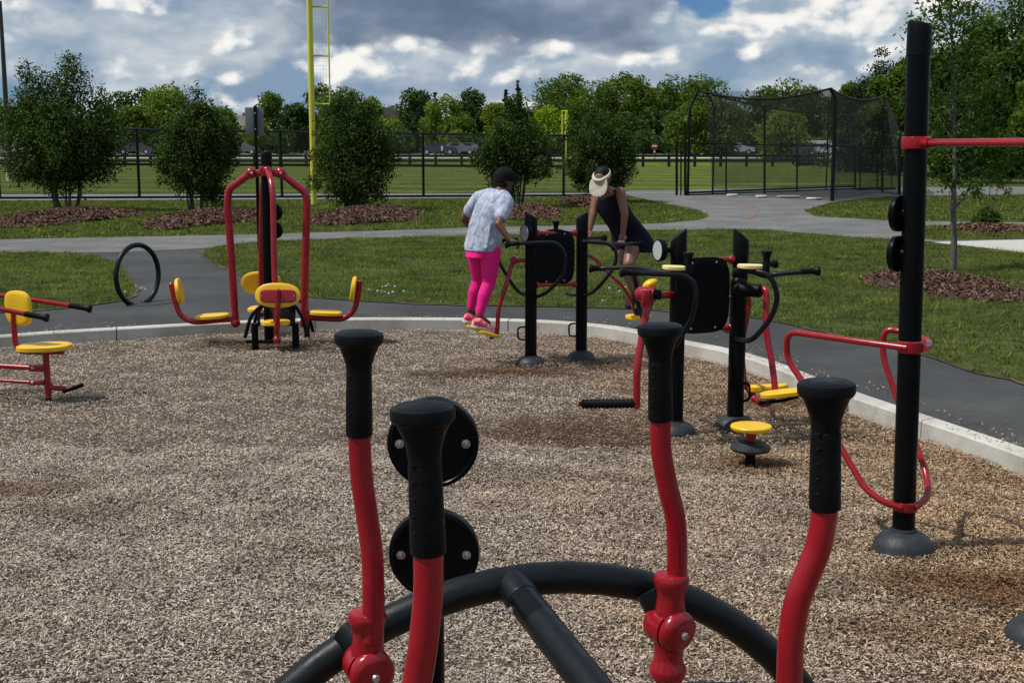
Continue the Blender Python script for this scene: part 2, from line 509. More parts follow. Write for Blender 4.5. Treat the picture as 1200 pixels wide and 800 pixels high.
def catmull(pts, n=12, closed=False):
    out = []; m = len(pts)
    rng = range(m) if closed else range(m - 1)
    for i in rng:
        if closed: p0, p1, p2, p3 = pts[(i - 1) % m], pts[i], pts[(i + 1) % m], pts[(i + 2) % m]
        else: p0, p1, p2, p3 = pts[max(i - 1, 0)], pts[i], pts[i + 1], pts[min(i + 2, m - 1)]
        for k in range(n):
            t = k / n
            out.append(0.5 * ((2 * p1) + (p2 - p0) * t + (2 * p0 - 5 * p1 + 4 * p2 - p3) * t * t + (3 * p1 - p0 - 3 * p2 + p3) * t ** 3))
    if not closed: out.append(pts[-1])
    return out

def np_mesh(name, verts, faces, mat, parent=None, smooth=False):
    """verts (n,3), faces (m,k) arrays"""
    me = bpy.data.meshes.new(name)
    org = root_of(parent).location if parent is not None else Vector((0, 0, 0))
    verts = verts - np.array(org)
    me.vertices.add(len(verts)); me.vertices.foreach_set('co', verts.astype(np.float32).ravel())
    m, k = faces.shape
    me.loops.add(m * k); me.loops.foreach_set('vertex_index', faces.astype(np.int32).ravel())
    me.polygons.add(m); me.polygons.foreach_set('loop_start', np.arange(0, m * k, k, dtype=np.int32))
    me.polygons.foreach_set('loop_total', np.full(m, k, dtype=np.int32))
    if smooth: me.polygons.foreach_set('use_smooth', [True] * m)
    me.materials.append(mat)
    me.update(calc_edges=True)
    me.validate()
    o = bpy.data.objects.new(name, me)
    col.objects.link(o)
    if parent is not None: o.parent = parent
    return o

def sheet(name, poly, z, mat, label=None, kind='structure', cat=None, thick=0.0):
    """flat polygon with smooth outline"""
    bm = bmesh.new()
    vs = [bm.verts.new((p[0], p[1], z)) for p in poly]
    f = bm.faces.new(vs)
    if f.normal.z < 0: f.normal_flip()
    bm.normal_update()
    if f.normal.z < 0: bmesh.ops.reverse_faces(bm, faces=[f])
    bmesh.ops.triangulate(bm, faces=bm.faces[:])
    me = bpy.data.meshes.new(name); bm.to_mesh(me); bm.free()
    me.materials.append(mat)
    o = bpy.data.objects.new(name, me); col.objects.link(o)
    tag(o, label, cat, None, kind)
    return o

def in_poly(x, y, poly):
    n = len(poly); inside = np.zeros(len(x), bool)
    j = n - 1
    for i in range(n):
        xi, yi = poly[i][0], poly[i][1]; xj, yj = poly[j][0], poly[j][1]
        c = ((yi > y) != (yj > y)) & (x < (xj - xi) * (y - yi) / (yj - yi + 1e-12) + xi)
        inside ^= c
        j = i
    return inside

# ------------------------------------------------------------------ ground
ZL = 0.10      # level of lawn and paths; the chips lie at 0
kerb_px = [(0, 394), (100, 387), (190, 380.5), (310, 376), (440, 373.5), (600, 375), (700, 381), (760, 390), (800, 399.5), (854, 410), (908, 425), (950, 441), (1004, 461), (1075, 485), (1127, 503), (1200, 527)]
kp = [G(x, y, ZL) for x, y in kerb_px]
kp = [Vector((p.x, p.y, 0)) for p in kp]
tail = [Vector(p) for p in ((3.55, 6.2, 0), (3.85, 4.2, 0), (3.9, 1.5, 0), (3.4, -1.5, 0), (1.5, -4.5, 0), (-2, -6, 0), (-6, -5, 0), (-9, -1.5, 0), (-10, 3, 0), (-9.3, 7.5, 0), (-7.6, 10.8, 0))]
outer = catmull([kp[i] for i in (0, 1, 3, 4, 5, 6, 7, 8, 9, 10, 11, 12, 13, 15)] + tail, 10, True)
C0 = Vector((-2, 5, 0))
outer.sort(key=lambda p: math.atan2(p.y - C0.y, p.x - C0.x))
def shrink(loop, d):
    n = len(loop); out = []
    for i in range(n):
        t = (loop[(i + 1) % n] - loop[i - 1]).normalized()
        nrm = Vector((-t.y, t.x, 0))      # points inwards for ccw
        out.append(loop[i] + nrm * d)
    return out
inner = shrink(outer, 0.15)

def ring_sheet(name, loops_z, mat, kind='structure', label=None):
    vs = []; fs = []
    n = len(loops_z[0][0])
    for lp, z in loops_z: vs += [(p.x, p.y, z) for p in lp]
    for i in range(len(loops_z) - 1):
        for j in range(n):
            a = i * n + j; b = i * n + (j + 1) % n
            fs.append((a, a + n, b + n, b))
    me = bpy.data.meshes.new(name); me.from_pydata(vs, [], fs); me.materials.append(mat); me.update()
    bm = bmesh.new(); bm.from_mesh(me); bmesh.ops.recalc_face_normals(bm, faces=bm.faces[:]); bm.to_mesh(me); bm.free()
    o = bpy.data.objects.new(name, me); col.objects.link(o)
    return tag(o, label, None, None, kind)

def scaled(loop, k): return [C0 + (p - C0) * k for p in loop]
def squared(loop, hx0, hx1, hy0, hy1):
    out = []
    for p in loop:
        d = (p - C0); d.z = 0
        t = 1e9
        if d.x > 1e-9: t = min(t, (hx1 - C0.x) / d.x)
        if d.x < -1e-9: t = min(t, (hx0 - C0.x) / d.x)
        if d.y > 1e-9: t = min(t, (hy1 - C0.y) / d.y)
        if d.y < -1e-9: t = min(t, (hy0 - C0.y) / d.y)
        out.append(C0 + d * t)
    return out
# lawn: reaches the horizon
ring_sheet('ground', [(outer, ZL), (scaled(outer, 1.6), ZL), (scaled(outer, 3), ZL), (scaled(outer, 8), ZL), (scaled(outer, 30), ZL), (scaled(outer, 160), ZL)], M['lawn'])
# kerb
ke = Geo()
nK = len(outer)
def kerb_loop(off, z): return [Vector((p.x, p.y, z)) for p in shrink(outer, off)]
loops = [kerb_loop(0.0, ZL - 0.15), kerb_loop(0.0, ZL + 0.008), kerb_loop(0.012, ZL + 0.018), kerb_loop(0.138, ZL + 0.018), kerb_loop(0.15, ZL + 0.006), kerb_loop(0.15, -0.12)]
vs = []; fs = []
for lp in loops: vs += lp
for i in range(len(loops) - 1):
    for j in range(nK):
        a = i * nK + j; b = i * nK + (j + 1) % nK
        fs.append([a, b, b + nK, a + nK])
ke.add(vs, fs)
kerb = ke.build('kerb', M['concrete']); kerb['kind'] = 'structure'
bmx = bmesh.new(); bmx.from_mesh(kerb.data); bmesh.ops.recalc_face_normals(bmx, faces=bmx.faces[:]); bmx.to_mesh(kerb.data); bmx.free()
# expansion joints: thin dark slots proud of the kerb
# chip bed
sheet('playground_surface', [(p.x, p.y) for p in shrink(outer, 0.10)], -0.012, M['chipbase'])
# dark asphalt sheet round the play area
ring_sheet('asphalt_path', [(shrink(outer, -0.002), ZL + 0.004), (squared(outer, -16, 16, -9, 24.6), ZL + 0.004)], M['asphalt'])

def px_poly(pts, z=ZL, smooth=8):
    w = [G(x, y, z) for x, y in pts]
    if smooth: w = catmull(w, smooth, True)
    return [(p.x, p.y) for p in w]
P_path2 = [(-300, 289), (0, 281), (300, 275), (440, 271), (550, 267), (700, 264), (780, 262), (820, 258), (831, 254), (820, 247), (780, 239), (735, 229), (730, 224), (800, 221), (1200, 219), (1300, 221), (1200, 228), (1045, 230), (975, 237), (942, 247), (955, 254), (1045, 259), (1200, 261), (1400, 262),
           (1400, 284), (1200, 283), (1100, 284), (1045, 281), (955, 275), (880, 270), (780, 271), (600, 276), (440, 280), (307, 285), (245, 291), (140, 296), (0, 297), (-300, 302)]
sheet('path', px_poly(P_path2, smooth=0), ZL + 0.008, M['oldasphalt'])
P_white = [(1092, 284.5), (1140, 283), (1200, 281.5), (1420, 277), (1420, 313), (1200, 297), (1142, 290)]
sheet('pavement', px_poly(P_white, smooth=0), ZL + 0.012, M['walk'])
clay = [(868, 238), (884, 240), (888, 246), (884, 254), (872, 257), (874, 250), (870, 244)]
# lawn islands, laid over the asphalt
P_L1 = [(-400, 290), (-100, 295), (0, 296), (60, 297), (100, 299), (135, 309), (150, 325), (158, 341), (146, 352), (110, 358), (75, 362), (0, 367), (-120, 376), (-400, 396)]
P_L2 = [(238, 297), (250, 291), (270, 287.5), (310, 284), (370, 281.5), (440, 279.5), (600, 275.5), (740, 271), (800, 270), (880, 269.5), (920, 272), (955, 275), (1045, 282), (1084, 286), (1142, 290.5), (1200, 297), (1350, 312), (1700, 360),
        (1700, 640), (1400, 525), (1280, 475), (1200, 449), (1144, 438), (1082, 417), (981, 393), (930, 382), (880, 373), (820, 368), (760, 364), (700, 361.5), (600, 359.5), (500, 357), (440, 354.5), (400, 352), (361, 348), (330, 341), (300, 331), (277, 321), (262, 313), (246, 306)]
P_L4 = [(1078, 266.5), (1120, 265.5), (1200, 265.5), (1420, 266), (1420, 277.5), (1300, 280), (1200, 280.5), (1120, 281.5), (1090, 281), (1074, 275)]
isl = []
def grow(poly, d):
    n = len(poly); ar = sum(poly[i][0] * poly[(i + 1) % n][1] - poly[(i + 1) % n][0] * poly[i][1] for i in range(n)); sg = 1 if ar > 0 else -1
    out = []
    for i in range(n):
        tx = poly[(i + 1) % n][0] - poly[i - 1][0]; ty_ = poly[(i + 1) % n][1] - poly[i - 1][1]; l = math.hypot(tx, ty_) or 1
        dd = d * (0.3 + 1.1 * max(0, math.sin(i * .37 + 1)) * (0.6 + 0.4 * math.sin(i * 1.7)))
        out.append((poly[i][0] + sg * ty_ / l * dd, poly[i][1] - sg * tx / l * dd))
    return out
M['soil'] = mat_stone('dry_lawn_edge', (0.085, 0.062, 0.040), 0.3, 5, speck=60)
for nm, P, z in (('lawn_left', P_L1, ZL + 0.016), ('lawn_middle', P_L2, ZL + 0.016), ('lawn_right_strip', P_L4, ZL + 0.016)):
    poly = px_poly(P, smooth=5)
    isl.append((nm, poly, z))
    sheet('soil', grow(poly, .07), z - 0.002, M['soil'])
    sheet(nm, poly, z, M['lawn'])
# ball field and warning track
sheet('warning_track', px_poly([(-500, 237), (0, 235), (300, 234), (500, 232.5), (729, 231), (729, 226.5), (500, 227), (0, 228), (-500, 229)], smooth=0), ZL + 0.010, M['track'])
sheet('ball_field', px_poly([(-700, 227.5), (0, 227.6), (500, 226.6), (790, 223), (1010, 216), (1045, 206), (1090, 197), (1000, 193.5), (760, 192.6), (-700, 192.6)], smooth=0), ZL + 0.014, M['field'])
# the ground behind the field rises into a car park
lg = Geo()
lg.add([(-160, 126, ZL), (160, 126, ZL), (170, 136, 0.75), (-170, 136, 0.75)], [[0, 1, 2, 3]])
lg2 = Geo(); lg2.add([(-170, 136, 0.75), (62, 136, 0.75), (70, 164, 1.05), (-190, 164, 1.05)], [[0, 1, 2, 3]])
bank = lg.build('grass_bank', M['field']); bank['kind'] = 'structure'
lot = lg2.build('car_park', M['lot']); lot['kind'] = 'structure'
lg3 = Geo(); lg3.add([(-190, 164, 1.05), (190, 164, 1.05), (500, 600, 2.0), (-500, 600, 2.0)], [[0, 1, 2, 3]])
lg3.add([(62, 136, 0.75), (170, 136, 0.75), (190, 164, 1.05), (70, 164, 1.05)], [[0, 1, 2, 3]])
bk = lg3.build('far_ground', M['lawn']); bk['kind'] = 'structure'

# ---- wood chips as real geometry
def chips(name, pos, nrmtilt, L, W, mat, label, zj=0.01, parent=None, kind='stuff', cat=None):
    n = len(pos)
    yaw = RNG.uniform(0, 2 * PI, n); pit = RNG.normal(0, nrmtilt, n); rol = RNG.normal(0, nrmtilt * 1.3, n)
    u = np.stack([np.cos(yaw) * np.cos(pit), np.sin(yaw) * np.cos(pit), np.sin(pit)], 1)
    v0 = np.stack([-np.sin(yaw), np.cos(yaw), np.zeros(n)], 1)
    nn = np.cross(u, v0)
    v = v0 * np.cos(rol)[:, None] + nn * np.sin(rol)[:, None]
    w = np.cross(u, v)
    l = RNG.uniform(L[0], L[1], n)[:, None] * 0.5; ww = RNG.uniform(W[0], W[1], n)[:, None] * 0.5
    bend = (RNG.normal(0, 0.22, n)[:, None]) * l
    th = ww * 0.22 + 0.0008
    c = pos
    taper = RNG.uniform(0.35, 1.0, n)[:, None]
    vs = np.stack([c - u * l - v * ww * taper, c - u * l + v * ww, c - v * ww + w * (bend + th), c + v * ww * 0.9 + w * (bend + th),
                   c + u * l - v * ww, c + u * l + v * ww * taper], 1).reshape(-1, 3)
    base = (np.arange(n) * 6)[:, None]
    f = np.concatenate([base + np.array([[0, 2, 3, 1]]), base + np.array([[2, 4, 5, 3]])], 0)
    o = np_mesh(name, vs, f, mat, parent)
    if kind: tag(o, label, cat, None, kind)
    return o

inner_poly = [(p.x, p.y) for p in shrink(outer, 0.16)]
def sample_view(n, y0, y1, margin=0.8, slope=0.42):
    # uniform per area within the wedge seen by the camera
    y = np.sqrt(RNG.uniform(y0 * y0, y1 * y1, n))
    x = RNG.uniform(-1, 1, n) * (y * slope + margin)
    return x, y
def hills(x, y):
    return 0.012 * np.sin(x * 3.1 + 1.3 * np.sin(y * 2.3)) * np.cos(y * 2.7 + x) + 0.008 * np.sin(x * 9 + y * 4) * np.sin(y * 11 - x * 3)
x, y = sample_view(360000, 3.6, 8.2)
k = in_poly(x, y, inner_poly); x, y = x[k], y[k]
p1 = np.stack([x, y, hills(x, y) + RNG.uniform(0.0, 0.016, len(x))], 1)
x, y = sample_view(280000, 8.2, 14.2)
k = in_poly(x, y, inner_poly); x, y = x[k], y[k]
p2 = np.stack([x, y, hills(x, y) + RNG.uniform(0.0, 0.016, len(x))], 1)
chips('wood_chips', np.concatenate([p1, p2]), 0.27, (0.007, 0.027), (0.0028, 0.0075), M['chips'], 'loose grey and brown wood chips covering the play area')
# sparse chips kicked on to the surface elsewhere (seen only from other positions)
x = RNG.uniform(-9.5, 3.8, 40000); y = RNG.uniform(-5.5, 3.6, 40000)
k = in_poly(x, y, inner_poly); x, y = x[k], y[k]
chips('wood_chips', np.stack([x, y, RNG.uniform(0, 0.012, len(x))], 1), 0.3, (0.03, 0.07), (0.012, 0.024), M['chips'], 'wood chips behind the exercise machines')

ii = RNG.integers(0, len(outer), 2600)
sp_x, sp_y = [], []
for i in ii:
    p = outer[i]; q = outer[(i + 1) % len(outer)]; t_ = (q - p).normalized(); n_ = Vector((t_.y, -t_.x, 0))
    d_ = abs(random.gauss(0, .22)) - 0.14
    r_ = p.lerp(q, random.random()) + n_ * d_
    if r_.y > 4: sp_x.append(r_.x); sp_y.append(r_.y)
sp_x = np.array(sp_x); sp_y = np.array(sp_y)
clus = (np.sin(sp_x * 3.3 + sp_y) * np.cos(sp_y * 2.1)) > -0.2
chips('spilled_chips', np.stack([sp_x[clus], sp_y[clus], np.full(clus.sum(), ZL + 0.024)], 1), 0.2, (0.010, 0.032), (0.004, 0.010), M['chips'], 'wood chips kicked over the kerb on to the path')

# ---- grass blades
def blades(name, pts, z, h, w, mat, label):
    n = len(pts)
    yaw = RNG.uniform(0, 2 * PI, n)
    px_, py_ = pts[:, 0], pts[:, 1]
    tuft = 0.75 + 0.45 * np.sin(px_ * 6.1 + 2 * np.sin(py_ * 4.3)) * np.cos(py_ * 5.7 + 1.5 * np.sin(px_ * 3.1))
    hh = RNG.uniform(h[0], h[1], n) * tuft; ww = RNG.uniform(w[0], w[1], n)
    lean = RNG.normal(0, 0.75, (n, 2)) * hh[:, None]
    d = np.stack([np.cos(yaw), np.sin(yaw)], 1)
    base = np.column_stack([pts, np.full(n, z)])
    a = base.copy(); a[:, :2] -= d * ww[:, None]
    b = base.copy(); b[:, :2] += d * ww[:, None]
    t = base.copy(); t[:, :2] += lean; t[:, 2] += hh
    vs = np.stack([a, b, t], 1).reshape(-1, 3)
    f = (np.arange(n) * 3)[:, None] + np.array([[0, 1, 2]])
    o = np_mesh(name, vs, f, mat)
    return tag(o, label, None, None, 'stuff')

def poly_samples(poly, n, ymax=60, wedge=True):
    a = np.array(poly)
    ok_x, ok_y = [], []
    y0 = max(a[:, 1].min(), 5); y1 = min(a[:, 1].max(), ymax)
    y = np.sqrt(RNG.uniform(y0 * y0, y1 * y1, n))
    x = RNG.uniform(-1, 1, n) * (y * 0.42 + 0.8)
    k = in_poly(x, y, poly)
    x, y = x[k], y[k]
    e = RNG.normal(0, 0.035, (2, len(x)))
    return np.stack([x + e[0], y + e[1]], 1)
rings_px = [((70, 257), 66, 10), ((241, 258), 58, 10.5), ((428, 254.5), 60, 10), ((622, 251), 34, 8), ((690, 239), 30, 6.5), ((1110, 337), 76, 18.5), ((1160, 270.5), 48, 4.2)]
def ring_world(c, rx, ry):
    g = G(c[0], c[1], ZL); gl = G(c[0] - rx, c[1], ZL); gt = G(c[0], c[1] - ry, ZL); gb = G(c[0], c[1] + ry, ZL)
    return Vector((g.x, (gt.y + gb.y) / 2, ZL)), abs(g.x - gl.x), abs(gt.y - gb.y) / 2
RW = [ring_world(*r) for r in rings_px]
def outside_rings(p, s=1.0):
    k = np.ones(len(p), bool)
    for c, rx, ry in RW:
        k &= ((p[:, 0] - c.x) / rx) ** 2 + ((p[:, 1] - c.y) / ry) ** 2 > s
    return k
g2 = poly_samples(isl[1][1], 330000, 30); g2 = g2[outside_rings(g2, 0.9)]
# tufty density
dens = 0.5 + 0.5 * np.sin(g2[:, 0] * 2.3 + np.sin(g2[:, 1] * 1.7)) * np.cos(g2[:, 1] * 2.9 + g2[:, 0] * .7)
g2 = g2[RNG.uniform(0, 1, len(g2)) < 0.35 + 0.65 * dens]
blades('grass', g2, ZL + 0.014, (0.03, 0.075), (0.004, 0.009), M['grassblade'], 'uneven green grass of the lawn island behind the play area')
g1 = poly_samples(isl[0][1], 150000, 30)
blades('grass', g1, ZL + 0.014, (0.03, 0.075), (0.004, 0.009), M['grassblade'], 'uneven green grass of the left lawn island by the bike hoop')
back_poly = px_poly([(-300, 289), (0, 281), (300, 275), (440, 271), (550, 267), (700, 264), (780, 262), (820, 258), (831, 254), (820, 247), (780, 239), (735, 230), (500, 234), (0, 236), (-300, 238)], smooth=0)
g3 = poly_samples(back_poly, 130000, 48); g3 = g3[outside_rings(g3, 0.9)]
blades('grass', g3, ZL, (0.04, 0.10), (0.010, 0.020), M['grassblade'], 'green grass round the mulch rings in front of the fence')
r3_poly = px_poly([(1400, 230), (1200, 229), (1045, 231), (975, 238), (942, 247), (955, 253), (1045, 258), (1200, 260), (1400, 261)], smooth=0)
g4 = poly_samples(r3_poly, 90000, 50)
blades('grass', g4, ZL, (0.04, 0.10), (0.010, 0.020), M['grassblade'], 'green grass between the batting cage and the right path')
g5 = poly_samples(isl[2][1], 60000, 40); g5 = g5[outside_rings(g5, 0.9)]
blades('grass', g5, ZL + 0.014, (0.03, 0.08), (0.006, 0.014), M['grassblade'], 'narrow grass strip beside the pale concrete walk')
# small white clover flowers
fl = []
for (cx, cy, s, n) in ((795, 351, 1.3, 11), (455, 345, 0.4, 12), (158, 343, 0.2, 6)):
    c = G(cx, cy, ZL)
    for i in range(n):
        fl.append((c.x + random.gauss(0, s * 0.5), c.y + random.gauss(0, 0.35), ZL + random.uniform(0.05, 0.08)))
gf = Geo()
for p in fl: gf.ball(p, random.uniform(0.009, 0.016), 6)
tag(gf.build('clover_flowers', M['whitecap']), 'tiny white clover heads dotted in the lawn', None, None, 'stuff')

# ---- mulch rings (mounds)
def mulch_mound(i, label, h=0.16):
    c, rx, ry = RW[i]
    g = Geo(); seg = 48
    rings = []
    wob = [1 + 0.05 * math.sin(5 * 2 * PI * j / seg + i * 2.3) + 0.09 * math.sin(3 * 2 * PI * j / seg + i) + 0.04 * math.sin(7 * 2 * PI * j / seg + 2 * i) for j in range(seg)]
    for (k, hh) in ((1.0, -0.02), (0.97, 0.03 * h / .18), (0.8, 0.38 * h), (0.5, 0.72 * h), (0.2, .92 * h), (0.01, h * .95)):
        rings.append([Vector((c.x + math.cos(2 * PI * j / seg) * rx * k * wob[j], c.y + math.sin(2 * PI * j / seg) * ry * k * wob[j], ZL + 0.01 + hh)) for j in range(seg)])
    g.rings(rings, False, True)
    o = g.build('mulch_bed', M['mulchbase'])
    tag(o, label, None, None, 'stuff')
    n = int(min(16000, rx * ry * 2400))
    th = RNG.uniform(0, 2 * PI, n); r = np.sqrt(RNG.uniform(0, 1.06, n)) * (1 + 0.09 * np.sin(3 * th + i) + 0.05 * np.sin(5 * th + i * 2.3))
    x = c.x + np.cos(th) * rx * r; y = c.y + np.sin(th) * ry * r
    z = ZL + 0.02 + h * np.maximum(0, 1 - r ** 2.2) + RNG.uniform(0, 0.02, n)
    s = 1.0 if c.y < 26 else 1.7
    chips('mulch_chips', np.stack([x, y, z], 1), 0.45, (0.04 * s, 0.10 * s), (0.012 * s, 0.026 * s), M['mulch'], None, parent=o, kind='stuff')
    return o
mlabels = ['brown bark mulch bed under the leftmost tall shrub', 'brown bark mulch bed under the shrub behind the grey sign', 'brown bark mulch bed under the dense shrub by the yellow foul pole', 'brown bark mulch bed under the shrub behind the person in pink leggings', 'brown bark mulch bed under the shrub behind the person with a visor', 'large brown bark mulch bed round the young tree', 'low brown mulch strip under the small vase shrub']
for i, l in enumerate(mlabels): mulch_mound(i, l, 0.10 if i in (5, 6) else 0.18)

# ------------------------------------------------------------------ foliage
def leaf_quads(name, pts, nrm, size, mat, parent, aspect=0.55):
    n = len(pts)
    rnd = RNG.normal(0, 1, (n, 3)); rnd /= np.linalg.norm(rnd, axis=1)[:, None]
    nn = nrm * 0.55 + rnd * 0.9 + np.array([0, 0, 0.35]); nn /= np.linalg.norm(nn, axis=1)[:, None]
    a = np.cross(nn, RNG.normal(0, 1, (n, 3))); a /= (np.linalg.norm(a, axis=1)[:, None] + 1e-9)
    b = np.cross(nn, a)
    l = (size * RNG.uniform(0.6, 1.35, n))[:, None] * 0.5
    fold = nn * l * 0.25
    vs = np.stack([pts - a * l, pts + b * l * aspect + fold, pts + a * l, pts - b * l * aspect + fold], 1).reshape(-1, 3)
    f = (np.arange(n) * 4)[:, None] + np.array([[0, 1, 2, 3]])
    return np_mesh(name, vs, f, mat, parent)

def clump_points(blobs, n, shell=0.5, lump=0.0):
    """blobs: list of (centre, (rx,ry,rz)); more leaves near each blob's surface"""
    vol = np.array([b[1][0] * b[1][1] * b[1][2] for b in blobs]) ** 0.7
    idx = RNG.choice(len(blobs), n, p=vol / vol.sum())
    C = np.array([tuple(b[0]) for b in blobs])[idx]; S = np.array([b[1] for b in blobs])[idx]
    d = RNG.normal(0, 1, (n, 3)); d /= np.linalg.norm(d, axis=1)[:, None]
    r = 1 - shell * RNG.uniform(0, 1, n) ** 1.3
    r *= 1 + 0.14 * np.sin(d[:, 0] * 7 + idx) * np.cos(d[:, 2] * 6 + idx * 2) + RNG.normal(0, 0.05, n)
    return C + d * S * r[:, None], d

def tree(name, base, height, width, leafmat, label, cat='tree', group=None, style='round', n=2600, leaf=0.32, trunk=0.16, crown0=0.18, seed=0, barkmat='bark', depth=None, dense=1.0):
    rs = random.Random(seed)
    base = Vector(base)
    t = thing(name, base, label, cat, group)
    hw = width / 2
    c0 = height * crown0
    g = Geo()
    # trunk and limbs
    top = base + Vector((rs.uniform(-.1, .1) * hw, rs.uniform(-.1, .1) * hw, height * 0.8))
    mid = base + Vector((rs.uniform(-.08, .08) * hw, 0, height * 0.4))
    g.tube(catmull([base - Vector((0, 0, 0.15)), base + Vector((0, 0, height * 0.12)), mid, top], 4), trunk, 8, r2=trunk * 0.15)
    blobs = []
    if style == 'round':
        m = 11 + int(height * 0.9)
        for i in range(m):
            a = rs.uniform(0, 2 * PI); zz = rs.uniform(0, 1)
            prof = math.sin(PI * min(1, 0.12 + zz * 0.80)) ** 0.6
            rr = rs.uniform(0.35, 0.72) * prof
            s = rs.uniform(0.28, 0.44) * hw * (1.1 - 0.22 * zz)
            cz = c0 + (height - c0 - s) * zz + s * 0.2
            blobs.append((base + Vector((math.cos(a) * rr * hw, math.sin(a) * rr * hw, cz)), (s, s, s * rs.uniform(0.7, 1.0))))
        blobs.append((base + Vector((0, 0, c0 + (height - c0) * 0.52)), (hw * 0.62, hw * 0.62, (height - c0) * 0.36)))
        blobs.append((base + Vector((rs.uniform(-.2, .2) * hw, 0, height - hw * 0.3)), (hw * 0.4, hw * 0.4, hw * 0.3)))
    elif style == 'cone':
        for i in range(int(10 + height * 2)):
            zz = rs.uniform(0, 1); a = rs.uniform(0, 2 * PI)
            rr = (1 - zz) * 0.75
            s = hw * (0.12 + 0.26 * (1 - zz))
            blobs.append((base + Vector((math.cos(a) * rr * hw, math.sin(a) * rr * hw, c0 + (height - c0) * zz)), (s, s, s * 0.55)))
        for k in range(8):
            zz = k / 8
            blobs.append((base + Vector((0, 0, c0 + (height - c0) * zz)), (hw * 0.55 * (1 - zz) + 0.1, hw * 0.55 * (1 - zz) + 0.1, (height) * 0.09)))
    for b in blobs[:9]:
        st = mid.lerp(top, rs.uniform(-0.5, 0.7))
        g.tube([st, st.lerp(b[0], 0.5) + Vector((0, 0, 0.05 * height)), b[0]], trunk * 0.4, 5, r2=trunk * 0.08)
    g.build('trunk', M[barkmat], t)
    pts, d = clump_points(blobs, n, 0.55)
    lo = pts[:, 2] < base.z + 0.05
    pts[lo, 2] = base.z + RNG.uniform(0.05, 0.6, lo.sum())
    leaf_quads('crown', pts, d, leaf, M[leafmat], t)
    return t

def shrub(base, height, width, label, seed, blobs_rel, n=15000, leaf=0.10, stems=9, leafmat='leaf_shrub'):
    rs = random.Random(seed)
    base = Vector(base)
    t = thing('tall_shrub', base, label, 'shrub', 'tall shrubs planted in front of the fence')
    hw = width / 2
    blobs = [(base + Vector((x * hw, y * hw, z * height)), (sx * hw, sx * hw * 0.95, sz * height)) for x, y, z, sx, sz in blobs_rel]
    for i in range(2): blobs.append((base + Vector((rs.uniform(-.35, .35) * hw, rs.uniform(-.3, .3) * hw, height * rs.uniform(.12, .24))), (hw * rs.uniform(.25, .42), hw * .35, height * .12)))
    for i in range(26):
        b = rs.choice(blobs[:len(blobs_rel)])
        a = rs.uniform(0, 2 * PI); e = rs.uniform(-0.5, 1.3)
        s = rs.uniform(0.08, 0.19) * hw
        blobs.append((b[0] + Vector((math.cos(a) * math.cos(e) * b[1][0] * 1.04, math.sin(a) * math.cos(e) * b[1][1] * 1.04, math.sin(e) * b[1][2] * 1.02)), (s, s, s * 1.4)))
    g = Geo()
    for i in range(stems):
        a = 2 * PI * i / stems + rs.uniform(-.3, .3)
        r0 = 0.16 * hw; tgt = rs.choice(blobs[:len(blobs_rel)])[0]
        p0 = base + Vector((math.cos(a) * r0, math.sin(a) * r0, -0.05))
        p1 = base + Vector((math.cos(a) * hw * 0.22, math.sin(a) * hw * 0.22, height * 0.20))
        p2 = tgt + Vector((math.cos(a) * hw * 0.3, math.sin(a) * hw * 0.3, 0))
        g.tube(catmull([p0, p1, p2], 4), 0.035, 6, r2=0.010)
        for k in range(3):
            q = p1.lerp(p2, rs.uniform(0, 0.6)); b2 = a + rs.uniform(-0.9, 0.9)
            g.tube([q, q + Vector((math.cos(b2) * hw * 0.4, math.sin(b2) * hw * 0.4, height * 0.12))], 0.014, 5, r2=0.005)
    g.build('stem', M['bark'], t)
    for i in range(22):
        b = rs.choice(blobs[:len(blobs_rel)]); a = rs.uniform(0, 2 * PI); e = rs.uniform(-0.3, 1.4); s = rs.uniform(0.05, 0.10) * hw
        blobs.append((b[0] + Vector((math.cos(a) * math.cos(e) * b[1][0] * 1.22, math.sin(a) * math.cos(e) * b[1][1] * 1.22, math.sin(e) * b[1][2] * 1.2)), (s, s, s * 1.8)))
    pts, d = clump_points(blobs, int(n * .82), 0.66)
    pts += RNG.normal(0, 0.05, pts.shape)
    # ragged lower edge, thinning towards the stems
    hz = (pts[:, 2] - base.z) / height
    rad = np.hypot(pts[:, 0] - base.x, pts[:, 1] - base.y) / hw
    keep = (hz > 0.20) | (RNG.uniform(0, 1, len(pts)) < 0.30 + hz * 2.2)
    keep &= hz > 0.03
    pts, d = pts[keep], d[keep]
    leaf_quads('foliage', pts, d, leaf, M[leafmat], t)
    return t

dB = 40
full = [(0, 0, .60, .62, .26), (-.38, 0, .50, .50, .20), (.40, 0, .52, .50, .22), (0, 0, .30, .5, .18), (-.2, .2, .76, .42, .16), (.22, -.1, .78, .42, .16), (-.62, 0, .42, .33, .15), (.64, 0, .44, .33, .15), (0, -.3, .45, .55, .25)]
def gb(px, py): return G(px, py, ZL)
b1 = [(-.30, 0, .84, .27, .14), (.24, 0, .87, .27, .13), (.0, 0, .76, .30, .12), (-.42, 0, .66, .34, .16), (.32, 0, .66, .38, .18), (0, 0, .52, .62, .22), (-.62, 0, .46, .38, .19), (.62, 0, .48, .40, .22), (0, 0, .34, .66, .18), (.1, -.3, .48, .5, .22), (-.5, 0, .30, .38, .12), (.5, 0, .28, .36, .12)]
shrub(gb(76, 247), 4.25, 3.95, 'tallest tall shrub with two-lobed top, leftmost in the row by the fence', 1, b1, 46000, 0.085, 12)
b2 = [(.05, 0, .86, .36, .14), (-.1, 0, .72, .55, .18), (.2, 0, .66, .55, .18), (0, 0, .5, .80, .22), (-.42, 0, .45, .45, .18), (.42, 0, .46, .46, .2), (0, -.2, .3, .62, .18)]
